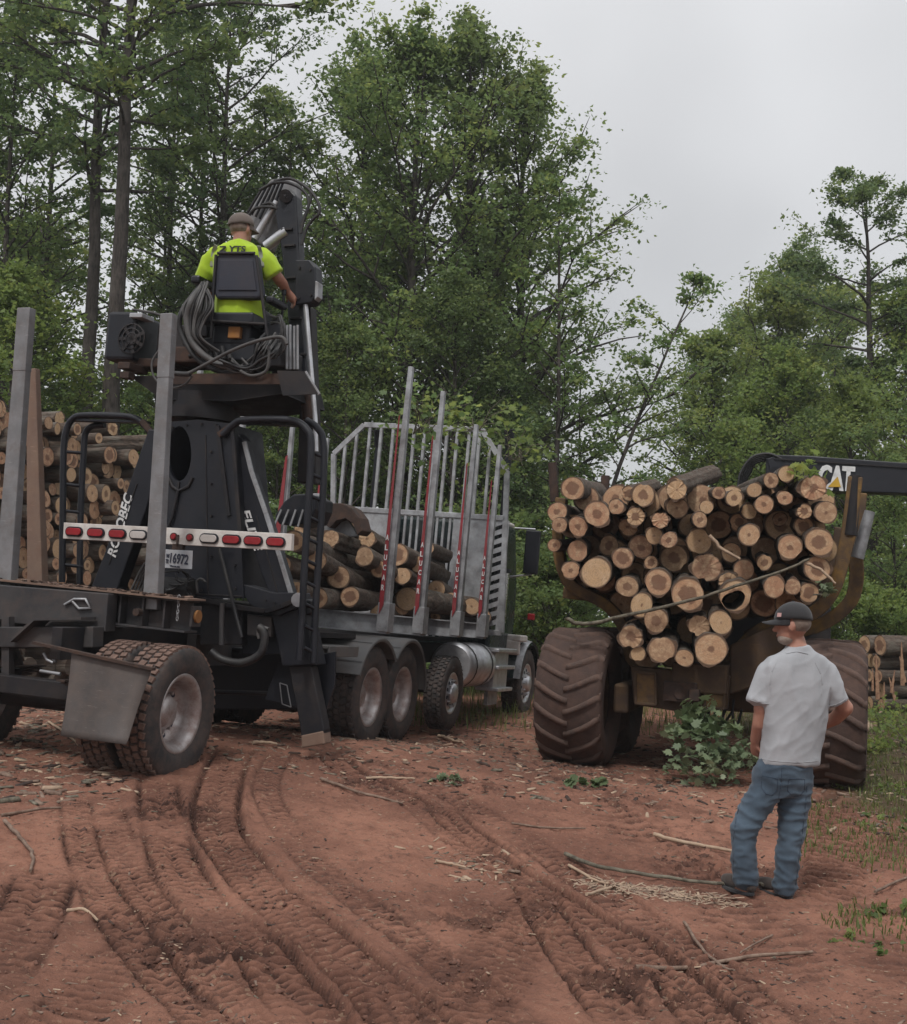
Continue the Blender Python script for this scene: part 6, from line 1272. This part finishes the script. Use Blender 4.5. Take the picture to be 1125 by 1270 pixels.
# stitched seams and pockets laid on the cloth surface
M['stitch'] = clothmat('dark_stitching', (.02,.035,.06), (.03,.045,.075)); M['seam'] = clothmat('shirt_seam', (.36,.37,.39), (.30,.31,.33))
bpy.context.evaluated_depsgraph_get().update()
def seam(ob, pix, r_, name, mt):
    pts = []
    for a_, c_ in zip(pix[:-1], pix[1:]):
        for t in np.linspace(0, 1, 6):
            ok, loc, nn, _ = ob.ray_cast(C0, ray(a_[0]+(c_[0]-a_[0])*t, a_[1]+(c_[1]-a_[1])*t).normalized())
            if ok: pts.append(loc+nn*r_*.1)
    if len(pts) > 2: b = MB(); b.tube(pts, r_, 5); b.build(name, mt, ob)
seam(jeans, [(945, 962), (944, 976), (950, 985), (958, 986), (964, 980), (965, 966), (945, 962)], .0022, 'back_pocket', M['stitch'])
seam(jeans, [(978, 966), (977, 981), (984, 988), (992, 987), (998, 980), (998, 966), (978, 966)], .0022, 'back_pocket', M['stitch'])
seam(jeans, [(970, 950), (969, 970), (966, 990)], .002, 'seat_seam', M['stitch'])
seam(jeans, [(925, 975), (914, 1010), (909, 1045), (910, 1090)], .002, 'leg_seam', M['stitch']); seam(jeans, [(1001, 975), (998, 1010), (993, 1050), (987, 1098)], .002, 'leg_seam', M['stitch'])
seam(tee, [(943, 941), (960, 944), (990, 946), (1014, 944)], .0025, 'hem', M['seam']); seam(tee, [(963, 822), (957, 834), (955, 850), (957, 862)], .002, 'sleeve_seam', M['seam']); seam(tee, [(1011, 822), (1018, 836), (1020, 850), (1019, 862)], .002, 'sleeve_seam', M['seam'])
seam(tee, [(975, 811), (988, 808), (1002, 811)], .004, 'collar', M['seam']); seam(tee, [(930, 868), (942, 872), (954, 873)], .0025, 'cuff', M['seam']); seam(tee, [(1027, 876), (1040, 873), (1049, 867)], .0025, 'cuff', M['seam'])
# --- the loader operator, seen from behind
op_ = empty('person', 'loader operator in bright yellow-green shirt seated high on the loader with back turned', 'person', Matrix.Identity(4))
LW = lambda px, py, x=.62: L.M @ H(px, py, 'x', x)
rto = L.M.to_3x3() @ Vector((0, -1, 0)); fo = L.M.to_3x3() @ Vector((1, 0, 0)); s_ = 1/143.
bl = Blob(); ohc = LW(299, 286, .64); orr, oRm = head(bl, ohc, fo+Vector((.25, 0, -.1)), 1.12)
bl.loft([(LW(297, 300), .07, .07), (LW(297, 308), .13, .09), (LW(296, 330), .19, .11), (LW(297, 365), .19, .13), (LW(298, 395), .20, .14)], rto); bl.limb([LW(298, 304), LW(299, 290)], [.07, .065])
bl.limb([LW(272, 322), LW(256, 336, .62), LW(251, 350, .66)], [.05, .052, .05]); bl.limb([LW(250, 350, .66), LW(256, 353, .86)], [.05, .036]); hand(bl, LW(256, 353, .86), fo+Vector((0, 0, -.3)), (0, 0, -1), 1.1, .9)
bl.limb([LW(322, 322), LW(336, 333, .64), LW(345, 345, .70)], [.05, .052, .05]); bl.limb([LW(345, 345, .70), LW(351, 353, .78), LW(355, 360, .86)], [.052, .048, .036]); hand(bl, LW(355, 360, .86), Vector((.5, .5, -.6)), (-.5, 0, -1), 1.15, .9)
for s in (-1, 1): hp = LW(298+s*16, 393, .66); bl.limb([hp, hp+fo*.45+Vector((0, 0, .02)), hp+fo*.55-Vector((0, 0, .40))], [.09, .075, .06]); bl.limb([hp+fo*.55-Vector((0, 0, .40)), hp+fo*.72-Vector((0, 0, .44))], [.045, .04])
bl.done('body', M['skin2'], op_, .010, 4)
bl = Blob(); bl.loft([(LW(297, 299), .085, .08), (LW(297, 303), .13, .10), (LW(296, 309), .21, .125), (LW(296, 322), .245, .14), (LW(296, 345), .235, .145), (LW(297, 370), .22, .15), (LW(298, 396), .225, .155)], rto, 30)
bl.limb([LW(268, 316), LW(259, 326, .62), LW(256, 336, .62), LW(253, 346, .63)], [.075, .082, .085, .09], 18, 1, False); bl.limb([LW(326, 316), LW(332, 325, .62), LW(336, 333, .63), LW(341, 341, .65)], [.075, .082, .085, .088], 18, 1, False)
shirt = bl.done('shirt', M['hivis'], op_, .012, 5, fold(.012, 5, (1, 1, .5), 4.))
def surf(px, py, off=.004):   # point on the back of the shirt seen at a pixel
    dgx = bpy.context.evaluated_depsgraph_get(); r_ = ray(px, py).normalized(); ok, loc, nn, _ = shirt.ray_cast(C0, r_); return (loc+nn*off) if ok else LW(px, py, .5)
for ps in (((268, 304), (265, 312), (263, 330), (263, 350)), ((321, 305), (323, 312), (326, 330), (328, 350))):
    cs_ = [surf(*p_) for p_ in ps]; b = MB()
    for a_, c_ in zip(cs_[:-1], cs_[1:]): b.beam(a_, c_, .035, .006, (c_-a_).cross(rto))
    b.build('reflective_stripe', M['silver'], shirt)
tcn = surf(297, 308, .006); a_, c_ = surf(284, 309), surf(305, 309.5); text_obj('YTS', shirt, (a_+c_)/2+Vector((0, -.012, 0)), c_-a_, Vector((0, .1, 1)), (c_-a_).length, .055, M['cap'])
p_ = surf(277, 309.5)+Vector((0, -.012, 0)); b = MB(); u_ = Vector((0, 0, 1)); b.beam(p_-rto*.03+u_*.02, p_+rto*.03+u_*.02, .008, .012, u_); b.beam(p_+rto*.03+u_*.02, p_-rto*.02-u_*.02, .008, .014, u_); b.beam(p_-rto*.03-u_*.02, p_+rto*.03-u_*.02, .008, .012, u_); b.build('shirt_emblem', M['cap'], shirt)
bl = Blob()
for s in (-1, 1): hp = LW(298+s*16, 393, .66); bl.limb([hp, hp+fo*.45+Vector((0, 0, .02)), hp+fo*.55-Vector((0, 0, .38))], [.105, .09, .075])
bl.done('trousers', M['darkcloth'], op_, .014, 4)
cap(op_, ohc+Vector((0, 0, .035)), fo+Vector((.25, 0, 0)), 1.18, clothmat('brown_cap_cloth', (.10,.08,.07), (.15,.12,.105)))
bl = Blob(); bl.ball(ohc-fo*.02+Vector((0, 0, .01)), (.09, .098, .07), oRm); bl.done('hair', M['hair'], op_, .010, 3)
# ------------------------------------------------------------------ debris, sticks, grass
rn = random.Random(55)
def stick(pix, r0, r1, label, mt='stick', group=None, lift=.012, cat='stick'):
    pts = [G(*p_) for p_ in pix]
    pts = [Vector((p_.x, p_.y, hz(p_.x, p_.y)+lift+r0*.6)) for p_ in pts]; return branch('stick', pts, r0, r1, label, cat, M[mt], group)
stick([(790,1200),(850,1197),(930,1194),(1007,1191)], .013, .008, 'long straight dark stick lying across the bottom right dirt')
stick([(848,1153),(875,1185),(900,1205),(912,1214)], .009, .005, 'thin bent twig crossing the long dark stick')
stick([(958,1170),(935,1180),(918,1190)], .006, .004, 'short twig above the long dark stick')
stick([(700,1062),(740,1082),(800,1092),(870,1100),(935,1104),(945,1108)], .014, .009, 'long grey stick running from the straw pile to the man\'s feet', 'greenbr', lift=.03)
stick([(705,1075),(740,1094),(755,1100)], .010, .006, 'pale forked stick at the left end of the straw pile', 'dry')
stick([(728,1120),(760,1102),(775,1098)], .010, .007, 'short pale stick poking from the front of the straw pile', 'dry')
stick([(812,1040),(850,1050),(910,1059)], .016, .012, 'pale stick on the dirt left of the man\'s knees', 'dry')
stick([(635,1024),(680,1028),(726,1030)], .009, .006, 'faint straight stick in the middle dirt')
stick([(398,965),(440,985),(500,997)], .013, .008, 'dark crooked stick ahead of the loader foot')
stick([(455,962),(485,966),(514,968)], .012, .008, 'pale stick lying past the loader foot', 'dry')
stick([(545,915),(560,920),(576,926)], .022, .014, 'short chunky piece of pale wood behind the sticks', 'dry')
stick([(0,1018),(40,1012),(75,1004)], .011, .007, 'thin brown stick at the left edge of the dirt')
stick([(5,1024),(25,1045),(40,1065),(37,1085)], .013, .008, 'crooked branching stick hanging down at the left edge', 'stick')
stick([(84,1134),(105,1139),(122,1143)], .009, .006, 'short stick in the left wheel tracks', 'dry')
stick([(540,1074),(560,1077),(578,1081)], .010, .006, 'short pale stick at the end of the bare patch', 'dry')
stick([(312,924),(330,924),(344,925)], .018, .010, 'pale split chip in front of the loader shadow', 'dry')
stick([(1085,1110),(1115,1095),(1140,1085)], .010, .006, 'twig in the grass at the right edge', 'stick')
stick([(1070,905),(1085,890),(1120,872)], .02, .012, 'pale pole lying in the weeds before the right stack', 'dry')
stick([(1056,852),(1085,842),(1112,838)], .02, .014, 'thin pole sticking out left of the right stack', 'dry')
stick([(1062,915),(1075,908),(1082,905)], .07, .06, 'short sawn block half hidden behind the right big tyre', 'dry', cat='log')
stick([(60,900),(80,912),(100,928)], .012, .008, 'thin stick by the trailer shade', 'dry')
def chips(name, n, region, size, mats, seed, label, weights=None, wr=(.1, .4)):
    rg = np.random.RandomState(seed); V = []; F_ = []; idx = []
    cnt = 0
    while cnt < n:
        x, y = region(rg)
        z = hz(x, y); L_ = size*rg.uniform(.5, 2.2); W_ = L_*rg.uniform(*wr); H_ = W_*rg.uniform(.2, .5); a = rg.uniform(0, 6.28); ti = rg.uniform(-.25, .25); ca, sa = math.cos(a), math.sin(a)
        base_ = []
        for u, v, h in ((-1, -1, 0), (1, -.6, 0), (1, .7, 0), (-1, 1, 0), (-.8, -.7, 1), (.9, -.4, 1), (.85, .5, 1), (-.8, .8, 1)):
            lx, ly = u*L_/2, v*W_/2; base_.append((x+lx*ca-ly*sa, y+lx*sa+ly*ca, z-.002+h*H_+lx*ti))
        b0 = len(V); V += base_; F_ += [(b0, b0+3, b0+2, b0+1), (b0+4, b0+5, b0+6, b0+7), (b0, b0+1, b0+5, b0+4), (b0+1, b0+2, b0+6, b0+5), (b0+2, b0+3, b0+7, b0+6), (b0+3, b0, b0+4, b0+7)]; m_ = rg.choice(len(mats), p=weights); idx += [m_]*6; cnt += 1
    me = fast_mesh(name, np.array(V), np.array(F_), mats); me.polygons.foreach_set('material_index', idx); me.update(); o = place(name, me); tag(o, label, 'litter', kind='stuff'); return o
def reg_all(rg):
    while True:
        d = rg.uniform(4.2, 17)**1.0; x = rg.uniform(-.42, .42)*d; v = .5+.5*math.sin(x*1.7+d*.9)*math.cos(x*.6-d*1.3)
        if rg.rand() < v**2+.06: return x, d
chips('wood_chips', 8000, reg_all, .022, [M['dry'], M['stick'], M['rust'], M['greenbr']], 1, 'wood chips, bark crumbs and twigs strewn over the red dirt', [.14, .42, .32, .12], (.08, .35))
def reg_back(rg): d = rg.uniform(9.5, 19); return rg.uniform(-.45, .42)*d, d
chips('bark_debris', 7000, reg_back, .055, [M['dry'], M['stick'], M['rust'], M['greenbr']], 2, 'bark and branch litter covering the ground round the machines', [.2, .35, .3, .15])
c0_, c1_ = G(745, 1100), G(895, 1118)
def reg_pile(rg): t = rg.uniform(-.15, 1.15); p_ = c0_.lerp(c1_, t); return p_.x+rg.randn()*.06, p_.y+rg.randn()*.10*(1.2-.5*t)
M['straw'] = barkm('pale_bark_shreds', (.24,.165,.12), (.40,.30,.22))
chips('shredded_bark', 1100, reg_pile, .06, [M['straw'], M['dry'], M['stick']], 3, 'pale heap of shredded bark strips by the man\'s feet', [.5, .3, .2], (.05, .14))
def reg_l(rg): p_ = G(585, 1075); return p_.x+rg.randn()*.16, p_.y+rg.randn()*.25
chips('splinter_patch', 160, reg_l, .04, [M['dry'], M['stick'], M['greenbr']], 4, 'small patch of splinters beside the smooth bare dirt', [.4, .4, .2])
def reg_ll(rg): return rg.uniform(-4.2, -2.2), rg.uniform(8, 11.5)
chips('slash_litter', 900, reg_ll, .07, [M['dry'], M['stick'], M['greenbr'], M['rust']], 6, 'broken slash and bark heaped behind the trailer wheel', [.3, .35, .2, .15])
# clods
rg = np.random.RandomState(9); b = MB(); I = np.where((soil_dark > .45) & (yf > 4.2) & (yf < 11) & (np.abs(xf) < 3.6))[0]; I = rg.choice(I, 6000)
V = []; F_ = []
for i in I:
    r_ = rg.uniform(.003, .011)*(1+1.0*(rg.rand() > .95)); c = np.array([xf[i], yf[i], Z[i]+r_*.3]); d_ = rg.randn(6, 3)*.25*r_; q = np.array([(1,0,0),(-1,0,0),(0,1,0),(0,-1,0),(0,0,.8),(0,0,-.8)])*r_+d_+c; b0 = len(V); V += [tuple(v) for v in q]
    F_ += [(b0+a_, b0+e_, b0+f2) for a_, e_, f2 in ((0,2,4),(2,1,4),(1,3,4),(3,0,4),(2,0,5),(1,2,5),(3,1,5),(0,3,5))]
cm, nt, bs = newmat('clod_soil'); co = objco(nt); nt.links.new(mixc(nt, mapr(nt, noise(nt, co, 3, 3), .4, .6), (.09,.045,.034), (.20,.10,.072)), bs.inputs['Base Color']); bs.inputs['Roughness'].default_value = .95
cl_ = place('soil_clods', fast_mesh('soil_clods', np.array(V), np.array(F_), cm)); tag(cl_, 'crumbly red clods thrown up along the wheel tracks', 'soil', kind='stuff')
# grass and weeds on the right margin
def blades(name, n, region, h0, mat, seed, label):
    rg = np.random.RandomState(seed); V = np.zeros((n, 5, 3)); 
    for i in range(n):
        x, y = region(rg); z = hz(x, y); h = h0*rg.uniform(.4, 1.5); a = rg.uniform(0, 6.28); ln = rg.uniform(.1, .9)*h; w = .0035+.003*rg.rand()
        dx, dy = math.cos(a), math.sin(a); px_, py_ = -dy*w, dx*w; b0 = np.array([x, y, z-.005])
        V[i] = [b0+(px_, py_, 0), b0-(px_, py_, 0), b0+np.array([dx*ln*.35-px_*.8, dy*ln*.35-py_*.8, h*.6]), b0+np.array([dx*ln*.35+px_*.8, dy*ln*.35+py_*.8, h*.6]), b0+np.array([dx*ln, dy*ln, h*.9])]
    F4 = np.array([[0,1,2,3]]); Q = (np.arange(n)[:, None]*5+np.array([0,1,2,3])); me = bpy.data.meshes.new(name)
    faces = [tuple(q) for q in Q]+[tuple(q) for q in (np.arange(n)[:, None]*5+np.array([3,2,4]))]; me.from_pydata([tuple(v) for v in V.reshape(-1, 3)], [], faces); me.materials.append(mat)
    lv_ = np.tile(rg.rand(n), 2); a_ = me.attributes.new('leafv', 'FLOAT', 'FACE'); a_.data.foreach_set('value', lv_.astype(np.float32)); o = place(name, me); tag(o, label, 'grass', kind='stuff')
ML['grass'] = leafmat('grass_blades', (.07,.10,.028), (.12,.165,.042), (.26,.23,.09), .3)
vn = VN(77)
def reg_grass(rg):
    while True:
        y = rg.uniform(5, 20)**1; x = rg.uniform(.27, .48)*y
        if x > 2.3+.55*float(vn(np.array([y*.9]), np.array([0.]))[0])+max(0, (9-y))*.06 and float(vn(np.array([x*1.7]), np.array([y*1.7]))[0]) > -.25+rg.uniform(-.4, .3): return x, y
blades('margin_grass', 12000, reg_grass, .055, ML['grass'], 1, 'rough grass growing along the right edge of the clearing')
def reg_g2(rg): y = rg.uniform(16, 24); return rg.uniform(-.1, .5)*y, y
blades('far_grass', 6000, reg_g2, .22, ML['grass'], 2, 'taller grass before the trees at the back')
for i, (px, py, rr_, ncl, lb, k_) in enumerate([(1095, 905, (.4, .4, .22), 40, 'bright fern-like weed clump in front of the right stack', 'lime'), (1125, 925, (.4, .35, .25), 30, 'bright weed clump cut by the right edge', 'lime'), (1072, 932, (.25, .25, .12), 18, 'low weeds beside the right big tyre', 'lime'),
        (1105, 985, (.4, .4, .08), 20, 'low trodden weeds at the right margin', 'lime'), (1110, 1140, (.25, .25, .05), 14, 'small weed patch at the lower right edge', 'maple'), (1075, 1175, (.2, .2, .04), 8, 'tiny weed patch nearest the camera at right', 'maple'), (1082, 880, (.5, .4, .2), 26, 'dark weeds behind the bright clump', 'maple'), (1095, 1020, (.3, .3, .04), 10, 'flattened weeds right of the ribbed tyre print', 'maple')]):
    g_ = G(px, py); sprig('weed_clump', g_+Vector((0, 0, rr_[2]*.6)), rr_, 9, .045 if py > 950 else .06, lb, ML[k_], 60+i, ncl=ncl, stems=10)
